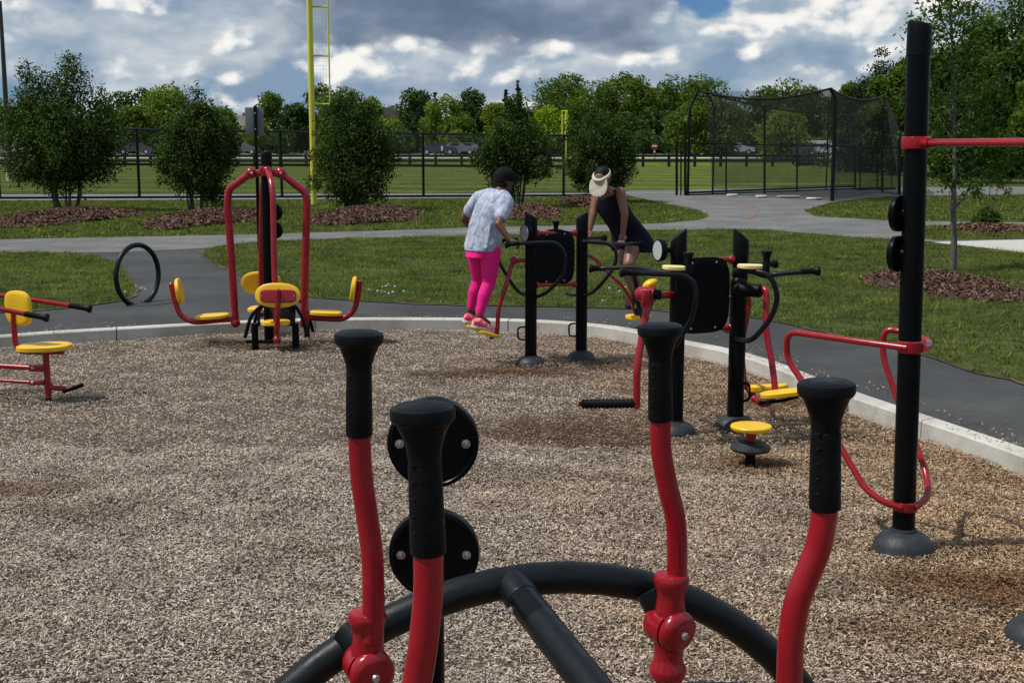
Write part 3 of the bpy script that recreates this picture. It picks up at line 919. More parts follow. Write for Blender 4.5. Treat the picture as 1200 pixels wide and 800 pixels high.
shrub(gb(233, 250), 3.30, 2.65, 'rounded dark shrub with bare stems below, left of the grey back of a sign', 2, b2, 34000, 0.082, 12)
b3 = [(0, 0, .88, .45, .12), (-.1, 0, .74, .70, .17), (.15, 0, .62, .76, .2), (0, 0, .45, .85, .22), (0, -.2, .28, .78, .18), (-.35, 0, .5, .5, .2), (.35, 0, .5, .52, .22), (0, 0, .14, .6, .12)]
shrub(gb(416, 246), 3.22, 2.9, 'dense egg-shaped dark shrub just right of the tall yellow foul pole', 3, b3, 42000, 0.082, 10)
b4 = [(0, 0, .88, .26, .13), (.05, 0, .74, .55, .16), (-.12, 0, .60, .72, .18), (.2, 0, .60, .68, .18), (0, 0, .45, .82, .2), (-.35, 0, .42, .42, .15), (.3, 0, .38, .42, .15)]
shrub(gb(604, 243), 3.15, 2.75, 'pointed dark shrub behind the head of the person in pink leggings', 4, b4, 32000, 0.082, 12)
b5 = [(0, 0, .85, .42, .14), (-.1, 0, .7, .7, .18), (.2, 0, .6, .75, .2), (0, 0, .42, .85, .22), (-.3, 0, .38, .5, .18), (.35, 0, .35, .5, .2), (0, 0, .18, .6, .14)]
shrub(gb(703, 237), 3.05, 2.9, 'broad dark shrub behind the person wearing the visor', 5, b5, 36000, 0.085, 9)

# young tree with pale trunk
ty = G(1117, 318, ZL)
T = thing('young_tree', ty, 'young tree with a thin pale trunk standing in the large mulch bed', 'tree')
g = Geo()
def YP(px, py, dy=0): return A(px, py, ty.y + dy)
trunkpts = [ty - Vector((0, 0, .1)), YP(1118, 285), YP(1117, 240), YP(1119, 190), YP(1117, 120, .1), YP(1116, 60, .1), YP(1113, 5, .1)]
g.tube(catmull(trunkpts, 4), 0.055, 10, r2=0.010)
brs = []
rs = random.Random(5)
def branch(pts, r):
    g.tube(catmull(pts, 4), r, 6, r2=0.004); brs.append(pts)
branch([YP(1118, 245), YP(1138, 215, .2), YP(1146, 165, .3), YP(1152, 120, .3)], .024)
branch([YP(1117, 225), YP(1098, 195, -.2), YP(1084, 165, -.3)], .018)
for (y0, dx, y1) in ((200, 55, 150), (190, -45, 150), (170, 70, 120), (165, -40, 110), (150, 62, 90), (140, -42, 85), (120, 48, 60), (110, -42, 50), (90, 38, 40), (75, -38, 28), (60, 34, 12), (50, -24, 8), (40, 20, -10), (22, -12, -20), (210, 75, 190), (205, 60, 172), (180, 80, 160)):
    dy = rs.uniform(-.6, .6)
    branch([YP(1117, y0, 0), YP(1117 + dx * .55, (y0 + y1) / 2 - 6, dy * .5), YP(1117 + dx, y1, dy)], .012)
g.build('trunk', M['palebark'], T)
P_ = []
for b in brs:
    for k in range(250):
        t_ = rs.uniform(0.22, 1.06); i = min(int(t_ * (len(b) - 1)), len(b) - 2); f_ = t_ * (len(b) - 1) - i
        q = b[i].lerp(b[i + 1], f_)
        P_.append((q.x + rs.gauss(0, .15), q.y + rs.gauss(0, .15), q.z + rs.gauss(-.05, .12)))
P_ = np.array(P_)
leaf_quads('crown', P_, RNG.normal(0, 1, P_.shape), 0.085, M['leaf_young'], T, 0.45)

# small vase-shaped shrub on the narrow strip
sv = G(1159, 268, ZL)
T = thing('small_shrub', sv, 'small shrub with a leafy foot and two thin upright shoots, right of the young tree', 'shrub')
g = Geo()
sy = sv.y
for (x1, y1, x2, y2) in ((1158, 250, 1162, 195), (1163, 245, 1174, 205), (1155, 255, 1142, 215), (1160, 255, 1150, 225), (1165, 255, 1180, 222)):
    g.tube(catmull([sv, A(x1, y1, sy), A(x2, y2, sy)], 4), .018, 6, r2=.006)
g.build('stem', M['bark'], T)
bl = [(A(1155, 257, sy), (.22, .25, .26)), (A(1166, 258, sy), (.16, .2, .2)), (A(1145, 260, sy), (.12, .2, .16))]
pa, da = clump_points(bl, 1500, .7)
tw = [(A(x, y, sy), (.12, .15, .28)) for x, y in ((1162, 205), (1172, 212), (1145, 225), (1140, 218), (1180, 224), (1158, 200), (1150, 212))]
pb, db = clump_points(tw, 420, .9)
leaf_quads('foliage', np.concatenate([pa, pb]), np.concatenate([da, db]), 0.09, M['leaf_young'], T, 0.45)

# ---- background trees: (px, base_y_px or distance, top_py, width_px, style, material, label)
def far_tree(px, D, top, wpx, leafmat, label, style='round', z0=None, seed=0, n=2200, leaf=None, crown0=0.12, group='trees beyond the ball field', name='broadleaf_tree', trunk=.18):
    if z0 is None: z0 = gz(D)
    b = A(px, 172, D); b.z = z0
    h = A(px, top, D).z - z0
    w = wpx / F * D
    return tree(name, b, h, w, leafmat, label, 'tree', group, style, n, leaf or D * 0.0026, trunk, crown0, seed)
FT = [
 (8, 172, 120, 46, 'leaf_mid', 'mid green tree at the left edge of the picture beyond the field', 'round'),
 (40, 190, 122, 50, 'leaf_dark', 'dark tree behind the leftmost tall shrub, beyond the car park', 'round'),
 (148, 205, 110, 52, 'leaf_dark', 'dark distant tree between the two left shrubs, behind a pale green tree', 'round'),
 (178, 215, 107, 40, 'leaf_dark', 'far dark tree whose top shows left of the pale green one', 'round'),
 (196, 168, 101, 62, 'leaf_light', 'pale green feathery tree between the first and second tall shrubs', 'round'),
 (158, 166, 128, 44, 'leaf_mid', 'low spreading green tree behind the fence, right of the leftmost shrub', 'round'),
 (262, 172, 128, 40, 'leaf_mid', 'small mid green tree just right of the second tall shrub', 'round'),
 (318, 170, 111, 40, 'leaf_mid', 'mid green tree immediately right of the grey sign back', 'round'),
 (345, 176, 124, 34, 'leaf_dark', 'small dark tree between the sign and the yellow foul pole', 'round'),
 (300, 166, 140, 36, 'leaf_light', 'low pale green tree behind the grey sign', 'round'),
 (374, 178, 101, 46, 'leaf_dark', 'dark tree straight behind the yellow foul pole', 'round'),
 (398, 168, 104, 60, 'leaf_mid', 'tree crown showing over the dense egg-shaped shrub', 'round'),
 (438, 172, 117, 34, 'leaf_light', 'pale tree left of the grey roof', 'round'),
 (452, 165, 140, 46, 'leaf_light', 'low pale green tree below the grey roof', 'round'),
 (485, 176, 108, 48, 'leaf_dark', 'round dark green tree right of the grey roof', 'round'),
 (510, 205, 112, 26, 'leaf_fir', 'far narrow conifer right of the round dark tree', 'cone'),
 (521, 168, 114, 46, 'leaf_light', 'pale green tree between two round dark trees', 'round'),
 (557, 174, 107, 42, 'leaf_dark', 'dark green tree with a double top left of the pointed shrub', 'round'),
 (540, 166, 138, 44, 'leaf_mid', 'low mid green tree below the double-topped dark tree', 'round'),
 (584, 168, 124, 36, 'leaf_light', 'pale green tree left of the pointed shrub', 'round'),
 (593, 200, 106, 22, 'leaf_fir', 'dark pointed conifer above the pointed shrub', 'cone'),
 (607, 190, 97, 24, 'leaf_fir', 'tallest dark conifer behind the pointed shrub', 'cone'),
 (642, 160, 127, 42, 'leaf_yellow', 'bright yellow-green tree left of the short yellow pole', 'round'),
 (640, 185, 94, 60, 'leaf_mid', 'large green tree at the left end of the tall dense group', 'round'),
 (664, 188, 87, 58, 'leaf_mid', 'tall green tree above the short yellow pole', 'round'),
 (690, 182, 97, 54, 'leaf_mid', 'green tree rising above the left side of the broad shrub', 'round'),
 (722, 186, 88, 56, 'leaf_mid', 'tall green tree above the person with the visor', 'round'),
 (750, 180, 92, 50, 'leaf_mid', 'green tree right of the tall one above the visor', 'round'),
 (785, 186, 91, 56, 'leaf_mid', 'green tree above the round red sign', 'round'),
 (822, 184, 89, 58, 'leaf_mid', 'large green tree behind the left corner of the batting cage', 'round'),
 (766, 170, 128, 46, 'leaf_dark', 'shaded dark tree behind the round red sign', 'round'),
 (735, 168, 135, 42, 'leaf_dark', 'low dark tree right of the broad shrub', 'round'),
 (808, 150, 122, 50, 'leaf_mid', 'nearer green tree with glossy leaves at the left posts of the batting cage', 'round'),
 (840, 150, 112, 52, 'leaf_mid', 'nearer green tree just inside the batting cage outline', 'round'),
 (868, 178, 132, 46, 'leaf_mid', 'low green tree seen through the left of the batting cage', 'round'),
 (895, 176, 104, 44, 'leaf_mid', 'green tree with its top above the sagging cage net', 'round'),
 (922, 168, 94, 62, 'leaf_mid', 'tallest green tree seen over the middle of the batting cage', 'round'),
 (915, 135, 128, 62, 'leaf_light', 'pale leafy tree seen through the middle of the cage net', 'round'),
 (955, 172, 103, 46, 'leaf_mid', 'green tree seen through the cage, left of the corner post', 'round'),
 (985, 165, 110, 46, 'leaf_mid', 'green tree seen behind the cage corner post', 'round'),
 (1010, 120, 128, 50, 'leaf_mid', 'green tree seen through the right end of the cage', 'round'),
]
for i, (px, D, top, w, mt, lab, st) in enumerate(FT):
    far_tree(px, D, top - 4, w * (1.42 if st == 'round' else 1.1), mt, lab, st, seed=100 + i, n=5200 if st == 'round' else 2400, leaf=D * .0025, name='broadleaf_tree' if st == 'round' else 'conifer_tree', crown0=0.03)
# woodland on the right, nearer
RT = [
 (1028, 92, 60, 128, 'leaf_fir', 'dark spiky conifer at the left end of the right wood', 'cone'),
 (1045, 84, 76, 64, 'leaf_mid', 'yellowish green tree left of the tall black post', 'round'),
 (1000, 98, 96, 52, 'leaf_mid', 'small tree at the far right corner of the batting cage', 'round'),
 (1062, 88, 64, 62, 'leaf_wood', 'mid green tree behind the tall black post', 'round'),
 (1095, 80, 55, 80, 'leaf_wood', 'green tree just right of the tall black post', 'round'),
 (1150, 76, 22, 90, 'leaf_dark', 'large green tree behind the young tree', 'round'),
 (1205, 80, -70, 150, 'leaf_dark', 'very tall dark tree at the right edge of the picture', 'round'),
 (1170, 66, 60, 84, 'leaf_wood', 'light green drooping tree right of the young tree', 'round'),
 (1240, 70, 10, 120, 'leaf_wood', 'large tree partly outside the right edge', 'round'),
 (1120, 68, 110, 70, 'leaf_wood', 'lower green tree behind the red pull-up bar', 'round'),
 (1212, 62, 92, 64, 'leaf_mid', 'pale green low tree at the right edge under the tall dark tree', 'round'),
]
for i, (px, D, top, w, mt, lab, st) in enumerate(RT):
    far_tree(px, D, top, w * 1.3, mt, lab, st, z0=ZL, seed=200 + i, n=15000 if st == 'round' else 12000, leaf=0.25 if st == 'round' else .2, group='trees of the wood on the right', name='broadleaf_tree' if st == 'round' else 'conifer_tree', crown0=0.12 if st == 'round' else .05, trunk=.28)

# hedge-like shrubs along the far side of the car park
for i, (px, w, top) in enumerate(((470, 56, 150), (530, 60, 152), (110, 60, 150), (330, 50, 152), (700, 70, 150), (760, 60, 152), (870, 60, 168), (900, 50, 166), (1020, 40, 175), (190, 50, 155), (610, 60, 150), (250, 50, 150), (20, 70, 150), (400, 60, 150), (570, 50, 158), (655, 44, 152), (965, 44, 160))):
    D = 162
    b = A(px, 172, D); b.z = 1.0
    names = ['left of the first post', 'right of the fence post', 'behind the leftmost shrub', 'left of the yellow foul pole', 'behind the broad shrub', 'below the round red sign', 'seen through the cage left', 'seen through the cage middle', 'seen through the cage right end', 'between the first two shrubs', 'behind the pointed shrub', 'behind the second shrub', 'at the left edge', 'behind the egg-shaped shrub', 'left of the pointed shrub', 'below the short yellow pole', 'behind the cage corner post']
    h = A(px, top, D).z - 1.0
    tree('round_bush', b, h, w / F * D, ('leaf_dark', 'leaf_mid', 'leaf_dark')[i % 3], 'rounded bush beyond the car park, ' + names[i], 'bush', 'bushes beyond the car park', 'round', 1300, .45, .1, .02, 300 + i)

# far wood closing the view behind the houses
pts_, nr_ = [], []
blobs = []
for i in range(120):
    xx = -150 + 300 * i / 119 + random.uniform(-1, 1)
    zt = 9.0 if 2 < xx < 48 else 6.0
    blobs.append((Vector((xx, 255 + random.uniform(-6, 6), random.uniform(2.5, zt))), (random.uniform(4, 6), 3, random.uniform(3.5, 5.5))))
    blobs.append((Vector((xx + 1, 252, 2.5)), (5, 3, 3)))
pa, da = clump_points(blobs, 70000, .5)
fw_ = leaf_quads('distant_woods', pa, da, 0.8, M['leaf_mid'], None)
tag(fw_, 'far-off line of dark woods closing the horizon', None, None, 'stuff')

# ------------------------------------------------------------------ chain link fence
def fence_run(name, x0, y0, x1, y1, h0, h1, postx, label, mid=True, mesh=0.10, group=None, z0=ZL, wire=0.0055, cat='fence', rp=.044):
    p0 = Vector((x0, y0, z0)); p1 = Vector((x1, y1, z0))
    t = thing(name, p0, label, cat, group)
    L = (p1 - p0).length; d = (p1 - p0).normalized()
    def Z(s): return h0 + (h1 - h0) * s / L
    for s in postx:
        g = Geo(); p = p0 + d * s
        g.tube([p - Vector((0, 0, .1)), p + Vector((0, 0, Z(s) + 0.03))], .052, 10); g.ball(p + Vector((0, 0, Z(s) + 0.03)), .045, 8)
        g.build('post', M['fence'], t)
    nr = Vector((0, -0.0, 0))
    g = Geo(); g.tube([p0 + Vector((0, 0, h0)), p1 + Vector((0, 0, h1))], rp, 8); g.build('top_rail', M['fence'], t)
    g = Geo(); g.tube([p0 + Vector((0, 0, .05)), p1 + Vector((0, 0, .05))], rp, 8); g.build('bottom_rail', M['fence'], t)
    if mid:
        g = Geo(); g.tube([p0 + Vector((0, 0, h0 * .5)), p1 + Vector((0, 0, h1 * .5))], rp, 8); g.build('middle_rail', M['fence'], t)
    # diamond wires
    V_ = []; off = Vector((-d.y, d.x, 0)) * -0.045
    hm = max(h0, h1)
    s = -hm
    while s < L:
        for sg in (1, -1):
            a0, b0 = (s, s + hm) if sg == 1 else (s + hm, s)
            # clip to 0..L
            za, zb = 0.05, hm
            aa, bb = a0, b0
            def clip(aa, za, bb, zb, lim, lo):
                if lo and aa < lim: f = (lim - aa) / (bb - aa); return lim, za + (zb - za) * f
                if (not lo) and aa > lim: f = (lim - aa) / (bb - aa); return lim, za + (zb - za) * f
                return aa, za
            if max(aa, bb) <= 0 or min(aa, bb) >= L: continue
            a1, z1 = clip(aa, za, bb, zb, 0, True); a1, z1 = clip(a1, z1, bb, zb, L, False)
            b1_, z2 = clip(bb, zb, a1, z1, 0, True); b1_, z2 = clip(b1_, z2, a1, z1, L, False)
            z1 = min(z1, Z(min(max(a1, 0), L))); z2 = min(z2, Z(min(max(b1_, 0), L)))
            V_.append((p0 + d * a1 + off + Vector((0, 0, z1)), p0 + d * b1_ + off + Vector((0, 0, z2))))
        s += mesh
    vs = []; fs = []
    for a, b in V_:
        tt = (b - a)
        if tt.length < 1e-3: continue
        tt.normalize(); n1 = Vector((-d.y, d.x, 0)); n2 = tt.cross(n1)
        k = len(vs)
        for q in (a, b):
            for an in (0, 2.094, 4.188): vs.append(tuple(q + (n1 * math.cos(an) + n2 * math.sin(an)) * wire))
        for j in range(3): fs.append((k + j, k + (j + 1) % 3, k + 3 + (j + 1) % 3, k + 3 + j))
    np_mesh('wire_mesh', np.array(vs), np.array(fs), M['fence'], t)
    return t
fa = G(-420, 235.5, ZL); fb = G(729, 230.5, ZL)
Lf = (fb - fa).length
def sx(px): # distance along the fence of a picture column
    d = (fb - fa).normalized()
    best = 0; bd = 1e9
    for i in range(0, 4000):
        s = Lf * i / 3999; p = fa + d * s
        xx = 600 + p.x / p.y * F
        if abs(xx - px) < bd: bd = abs(xx - px); best = s
    return best
posts = [sx(v) for v in (-330, -170, -10 + 13, 166, 332, 497, 660, 729)]
fence_run('chain_link_fence', fa.x, fa.y, fb.x, fb.y, 2.68, 2.22, posts, 'tall black chain link fence behind the row of shrubs', group=None)

# far ranch fence at the edge of the field
def rail_fence(x0, x1, y0, y1, h, label, gaps=4.0):
    p0 = Vector((x0, y0, ZL)); p1 = Vector((x1, y1, ZL))
    t = thing('rail_fence', p0, label, 'fence')
    L = (p1 - p0).length; d = (p1 - p0).normalized()
    k = int(L / gaps)
    for i in range(k + 1):
        g = Geo(); p = p0 + d * (L * i / k)
        g.box(p + Vector((0, 0, h / 2)), (.26, .2, h + .22), bev=.02); g.build('post', M['rail'], t)
    ang = Matrix.Rotation(math.atan2(d.y, d.x), 3, 'Z')
    for z in (h * .92, h * .52):
        g = Geo(); g.box((p0 + p1) / 2 + Vector((0, -0.12, z)), (L, .06, .25), ang, .01); g.build('rail', M['rail'], t)
rail_fence(-60, 29, 120, 120, 1.1, 'long dark timber rail fence along the far edge of the ball field', 2.4)
# short run nearer, behind the cage
rail_fence(30, 56, 112, 82, 1.0, 'dark timber rail fence seen through the batting cage')

# ------------------------------------------------------------------ batting cage
def mat_net(lo, hi):
    m, nt, b = mat_base('black_net')
    b.inputs['Base Color'].default_value = (0.012, 0.013, 0.015, 1)
    b.inputs['Roughness'].default_value = 0.9
    tr = nt.nodes.new('ShaderNodeBsdfTransparent')
    mx = nt.nodes.new('ShaderNodeMixShader')
    n = noise(nt, coords(nt), 0.8, 4)
    r = ramp(nt, n.outputs[0], [(0.3, (lo,) * 3), (0.7, (hi,) * 3)])
    nt.links.new(r.outputs[0], mx.inputs[0])
    nt.links.new(tr.outputs[0], mx.inputs[1]); nt.links.new(b.outputs[0], mx.inputs[2])
    nt.links.new(mx.outputs[0], nt.nodes['Material Output'].inputs['Surface'])
    return m
M['net'] = mat_net(0.20, 0.34); M['netdense'] = mat_net(0.52, 0.66); M['netroof'] = mat_net(0.32, 0.48)
cg = G(800, 229.5, ZL)
yF0 = cg.y; yF1 = G(975, 236, ZL).y
cage = thing('batting_cage', cg, 'large black net batting cage with curved posts on the paved plaza', 'batting cage')
def cpost(px, ybase, ytop, curve=0, Y=None, r=.05, name='post'):
    b = G(px, ybase, ZL); Yd = b.y if Y is None else Y
    b = A(px, ybase, Yd); b.z = ZL
    top = A(px, ytop, Yd)
    g = Geo()
    if curve:
        c = top + Vector((curve, 0, 0))
        g.tube(catmull([b - Vector((0, 0, .05)), b + Vector((0, 0, (top.z - ZL) * .5)), b + Vector((curve * .02, 0, (top.z - ZL) * .78)), b + Vector((curve * .45, 0, (top.z - ZL) * .92)), c], 5), r, 8)
        top = c
    else:
        g.tube([b - Vector((0, 0, .05)), top], r, 8)
    g.build(name, M['fence'], cage)
    return b, top
bA, tA = cpost(806, 229, 105, 0.42)
bB, tB = cpost(835, 228, 108, -0.28, r=.04)
bC, tC = cpost(896, 227, 124, 0)
bD, tD = cpost(975, 236, 104, -0.05, r=.07)
bE, tE = cpost(968, 222, 112, 0.25, r=.035)
bF, tF = cpost(1034, 225, 138, 0)
bG, tG = cpost(1054, 231, 150, 0, r=.06)
cpost(793, 229, 166, 0, r=.05); cpost(798, 229, 166, 0, r=.03); cpost(803, 229, 160, 0, r=.05)
cpost(851, 226, 168, 0, r=.035); cpost(934, 225, 171, 0, r=.04); cpost(1002, 221, 172, 0, r=.045); cpost(1008, 224, 176, r=.03); cpost(1045, 218, 172, r=.03); cpost(1028, 220, 172, r=.03)
def hrail(a, b, r=.03, name='rail'):
    g = Geo(); g.tube([a, b], r, 6); g.build(name, M['fence'], cage)
hrail(A(803, 168, yF0), A(1002, 172, yF0 + 3)); hrail(A(803, 228.5, yF0), A(1034, 220, yF0 + 4)); hrail(A(803, 226, yF0 + 1), A(1002, 218, yF0 + 6), .045)
hrail(A(1002, 172, yF0 + 3), A(1054, 173, yF1 + 2)); hrail(A(803, 181, yF0), A(934, 183, yF0 + 2), .02)
hrail(A(1003, 222, yF0 + 4), A(1050, 221, yF0 + 3), .045); hrail(A(1008, 194, yF0 + 3), A(1030, 194, yF0 + 3), .03)
def cable(a, b, sag, r=.028, name='cable', n=10):
    g = Geo(); pts = []
    for i in range(n + 1):
        t_ = i / n; p = a.lerp(b, t_); p.z -= sag * 4 * t_ * (1 - t_); pts.append(p)
    g.tube(pts, r, 6); g.build(name, M['fence'], cage); return pts
back_l = A(848, 113, yF0 + 12); back_r = A(1004, 130, yF0 + 12)
c1 = cable(tB, tD, .30, .04); c2 = cable(tD, tF + Vector((0, -.2, .9)), .28, .04); c3 = cable(tA, tB, .05); c4 = cable(tB, back_r, .35, .035)
def net_patch(pa, pb, name='net', mt='net'):
    g = Geo(); vs = []; fs = []
    n = len(pa)
    for p in pa: vs.append(p)
    for p in pb: vs.append(p)
    for i in range(n - 1): fs.append([i, i + 1, n + i + 1, n + i])
    g.add(vs, fs); g.build(name, M[mt], cage, 180)
def lerp_pts(a, b, n=11): return [a.lerp(b, i / (n - 1)) for i in range(n)]
net_patch(c1, lerp_pts(bB, bD))
net_patch(c1, c4, 'roof_net', 'netroof')
net_patch(c2, lerp_pts(bD, bF), 'net', 'netdense')
net_patch(c2, c4, 'roof_net', 'netroof')
net_patch(lerp_pts(tF + Vector((0, -.2, .9)), tG), lerp_pts(bF, bG), 'net', 'netdense')
net_patch(c4, lerp_pts(A(836, 216, yF0 + 6), A(1040, 212, yF0 + 12)))
# home plates and a bucket lid lying by the cage
for i, (px, py, s, lab) in enumerate(((924, 231.5, .42, 'large white base plate lying in front of the batting cage'), (892, 231.3, .2, 'small white ball bag left of the large white base plate'), (858, 229.8, .2, 'small white pad at the left foot of the batting cage'), (954, 234, .26, 'white pad beside the cage corner post'))):
    c = G(px, py, ZL + .02); g = Geo(); g.pad(c + Vector((0, 0, .04)), (1, 0, 0), (0, 1, 0), s, .2, .07, 3.5, 20); o = g.build('base_plate', M['whitecap']); tag(o, lab, 'base plate')
sheet('clay_stain', px_poly(clay, smooth=4), ZL + .014, M['clay'], None)

# ------------------------------------------------------------------ poles and signs
yb = G(368, 240, ZL)
T = thing('foul_pole', yb, 'very tall yellow foul pole with a framed wing on its right side', 'foul pole')
g = Geo(); g.tube([yb, Vector((yb.x, yb.y, 10.5))], .092, 14); g.build('pole', M['foul'], T)
wx = (387 - 363) / F * yb.y + 0.02
zb_ = A(368, 122, yb.y).z
g = Geo(); g.tube([yb + Vector((0, 0, zb_ - ZL)), Vector((yb.x + wx - .1, yb.y, zb_)), Vector((yb.x + wx - .1, yb.y, 10.3)), Vector((yb.x, yb.y, 10.3))], .035, 8)
for zz in (A(368, 65.5, yb.y).z, A(368, 8, yb.y).z, 8.3, 9.3): g.tube([Vector((yb.x, yb.y, zz)), Vector((yb.x + wx - .1, yb.y, zz))], .03, 8)
g.build('wing_frame', M['foul'], T)
g = Geo()
z_ = zb_
while z_ < 10.2:
    g.tube([Vector((yb.x, yb.y, z_)), Vector((yb.x + wx - .1, yb.y, z_))], .002, 3); z_ += .12
for k in range(1, 6): g.tube([Vector((yb.x + (wx - .1) * k / 6, yb.y, zb_)), Vector((yb.x + (wx - .1) * k / 6, yb.y, 10.3))], .002, 3)
g.build('wing_mesh', M['foul'], T)
y2 = A(663, 190, 112); y2.z = ZL
T = thing('foul_pole', y2, 'short far yellow foul pole above the broad shrub', 'foul pole')
g = Geo(); g.tube([y2, Vector((y2.x, y2.y, A(663, 130, 112).z))], .10, 10); g.build('pole', M['foul'], T)
zt = A(663, 130, 112).z; zl = A(663, 161, 112).z
g = Geo()
g.tube([Vector((y2.x - .33, y2.y, zl)), Vector((y2.x - .33, y2.y, zt)), Vector((y2.x + .12, y2.y, zt)), Vector((y2.x + .12, y2.y, zl)), Vector((y2.x - .33, y2.y, zl))], .07, 6)
for k in range(1, 6): g.tube([Vector((y2.x - .33, y2.y, zl + (zt - zl) * k / 6)), Vector((y2.x + .12, y2.y, zl + (zt - zl) * k / 6))], .03, 5)
g.build('wing_frame', M['foul'], T)
# light mast at the left edge
lp = A(11, 190, 70); lp.z = ZL
T = thing('light_mast', lp, 'tall thin dark mast at the left edge of the picture', 'mast')
g = Geo(); g.tube([lp, Vector((lp.x, lp.y, 9.6))], .17, 12, r2=.09); g.build('pole', M['pole'], T)
g = Geo(); g.lathe([(.22, 0), (.22, .5), (.15, .55)], lp, seg=12); g.build('base', M['concrete'], T)
# thin sign post, seen from the back
sp = G(304, 294, ZL)
T = thing('sign_post', sp, 'thin black post with the grey back of a sign, behind the four-seat machine', 'sign')
spY = sp.y; topz = A(299, 124, spY).z
g = Geo(); g.box(Vector((sp.x, spY, (topz + ZL) / 2)), (.055, .055, topz - ZL), bev=.008); g.build('post', M['black'], T)
sz0, sz1 = A(299, 158, spY).z, A(299, 126, spY).z
g = Geo(); g.box(Vector((A(296.5, 142, spY).x + .02, spY + .035, (sz0 + sz1) / 2)), (.33, .008, sz1 - sz0), bev=.003); g.build('sign_panel', M['signback'], T)
for zz in (sz0 + .1, sz1 - .1):
    g = Geo(); g.tube([Vector((sp.x, spY - .035, zz)), Vector((sp.x, spY - .025, zz))], .012, 8); g.build('bolt', M['bolt'], T)
# round red sign by the car park
rsn = A(767.5, 183, 134); rsn.z = .6
T = thing('road_sign', rsn, 'round red road sign with a white bar beyond the far fence', 'sign')
g = Geo(); g.tube([rsn, A(767.5, 168, 134)], .05, 8); g.build('post', M['pole'], T)
cR = A(767, 171.5, 133.9)
g = Geo(); g.lathe([(.37, 0), (.37, -.02)], cR, (0, -1, 0), 24); g.lathe([(.35, -.0), (.39, .02)], cR, (0, -1, 0), 24); g.build('sign_face', M['signred'], T)
g = Geo(); g.box(cR + Vector((0, -.03, .03)), (.5, .012, .18)); g.build('sign_bar', M['signwhite'], T)
g = Geo(); g.box(cR + Vector((0, -.03, -.55)), (.16, .012, .22)); g.build('plate', M['signwhite'], T)
T = thing('lamp_post', A(516, 183, 140) * 1, 'slim post with a small white plate beyond the car park, right of the fence post', 'sign')
T.location.z = .8
g = Geo(); g.tube([T.location, A(516, 172, 140)], .06, 8); g.build('post', M['pole'], T)
g = Geo(); g.box(A(518, 174, 139.8), (.2, .03, .5), bev=.01); g.build('plate', M['signwhite'], T)

# ------------------------------------------------------------------ houses beyond the trees
def house(px, D, w, d, hw, hr, wallm, label, rot=0):
    b = A(px, 172, D); b.z = 1.2
    T = thing('house', b, label, 'house', 'houses beyond the trees')
    m = Matrix.Rotation(rot, 3, 'Z')
    def L(x, y, z): return b + m @ Vector((x, y, z))
    g = Geo(); g.box(L(0, 0, hw / 2), (w, d, hw), m); g.build('wall', M[wallm], T)
    g = Geo(); o = .4
    pr = [L(-w / 2 - o, -d / 2 - o, hw + .02), L(w / 2 + o, -d / 2 - o, hw + .02), L(w / 2 + o, d / 2 + o, hw + .02), L(-w / 2 - o, d / 2 + o, hw + .02), L(-w / 2 - o, 0, hw + hr), L(w / 2 + o, 0, hw + hr)]
    g.add(pr, [[0, 1, 5, 4], [2, 3, 4, 5], [0, 4, 3], [1, 2, 5], [0, 3, 2, 1]]); rf = g.build('roof', M['roof'], T)
    g = Geo(); g.box(L(w * .3, 0, hw + hr - .35), (.8, .6, 1.3), m, .03); g.build('chimney', M['brick'], rf)
    for fx in (-.32, 0, .32):
        for zz in (1.5, 4.3):
            if zz + 1 > hw: continue
            g = Geo(); g.box(L(fx * w, -d / 2 - .03, zz), (1.3, .08, 1.5), m, .01); wn = g.build('window', M['glass'], T)
            g = Geo()
            for (cx, cz, sxx, szz) in ((0, .8, 1.5, .1), (0, -.8, 1.5, .1), (-.7, 0, .1, 1.6), (.7, 0, .1, 1.6), (0, 0, .06, 1.5)):
                g.box(L(fx * w + cx, -d / 2 - .09, zz + cz), (sxx, .06, szz), m)
            g.build('frame', M['whitecap'], wn)
house(458, 215, 5.0, 9, 5.4, 1.7, 'siding', 'house with a grey roof showing between the pale tree and the round dark tree', R(90))
house(268, 200, 9, 8, 3.2, 2.4, 'siding', 'house with a tan-grey gable left of the grey sign back')
house(752, 190, 12, 8, 5.6, 2.4, 'brick', 'dull red brick house glimpsed through the dark trees above the red sign')

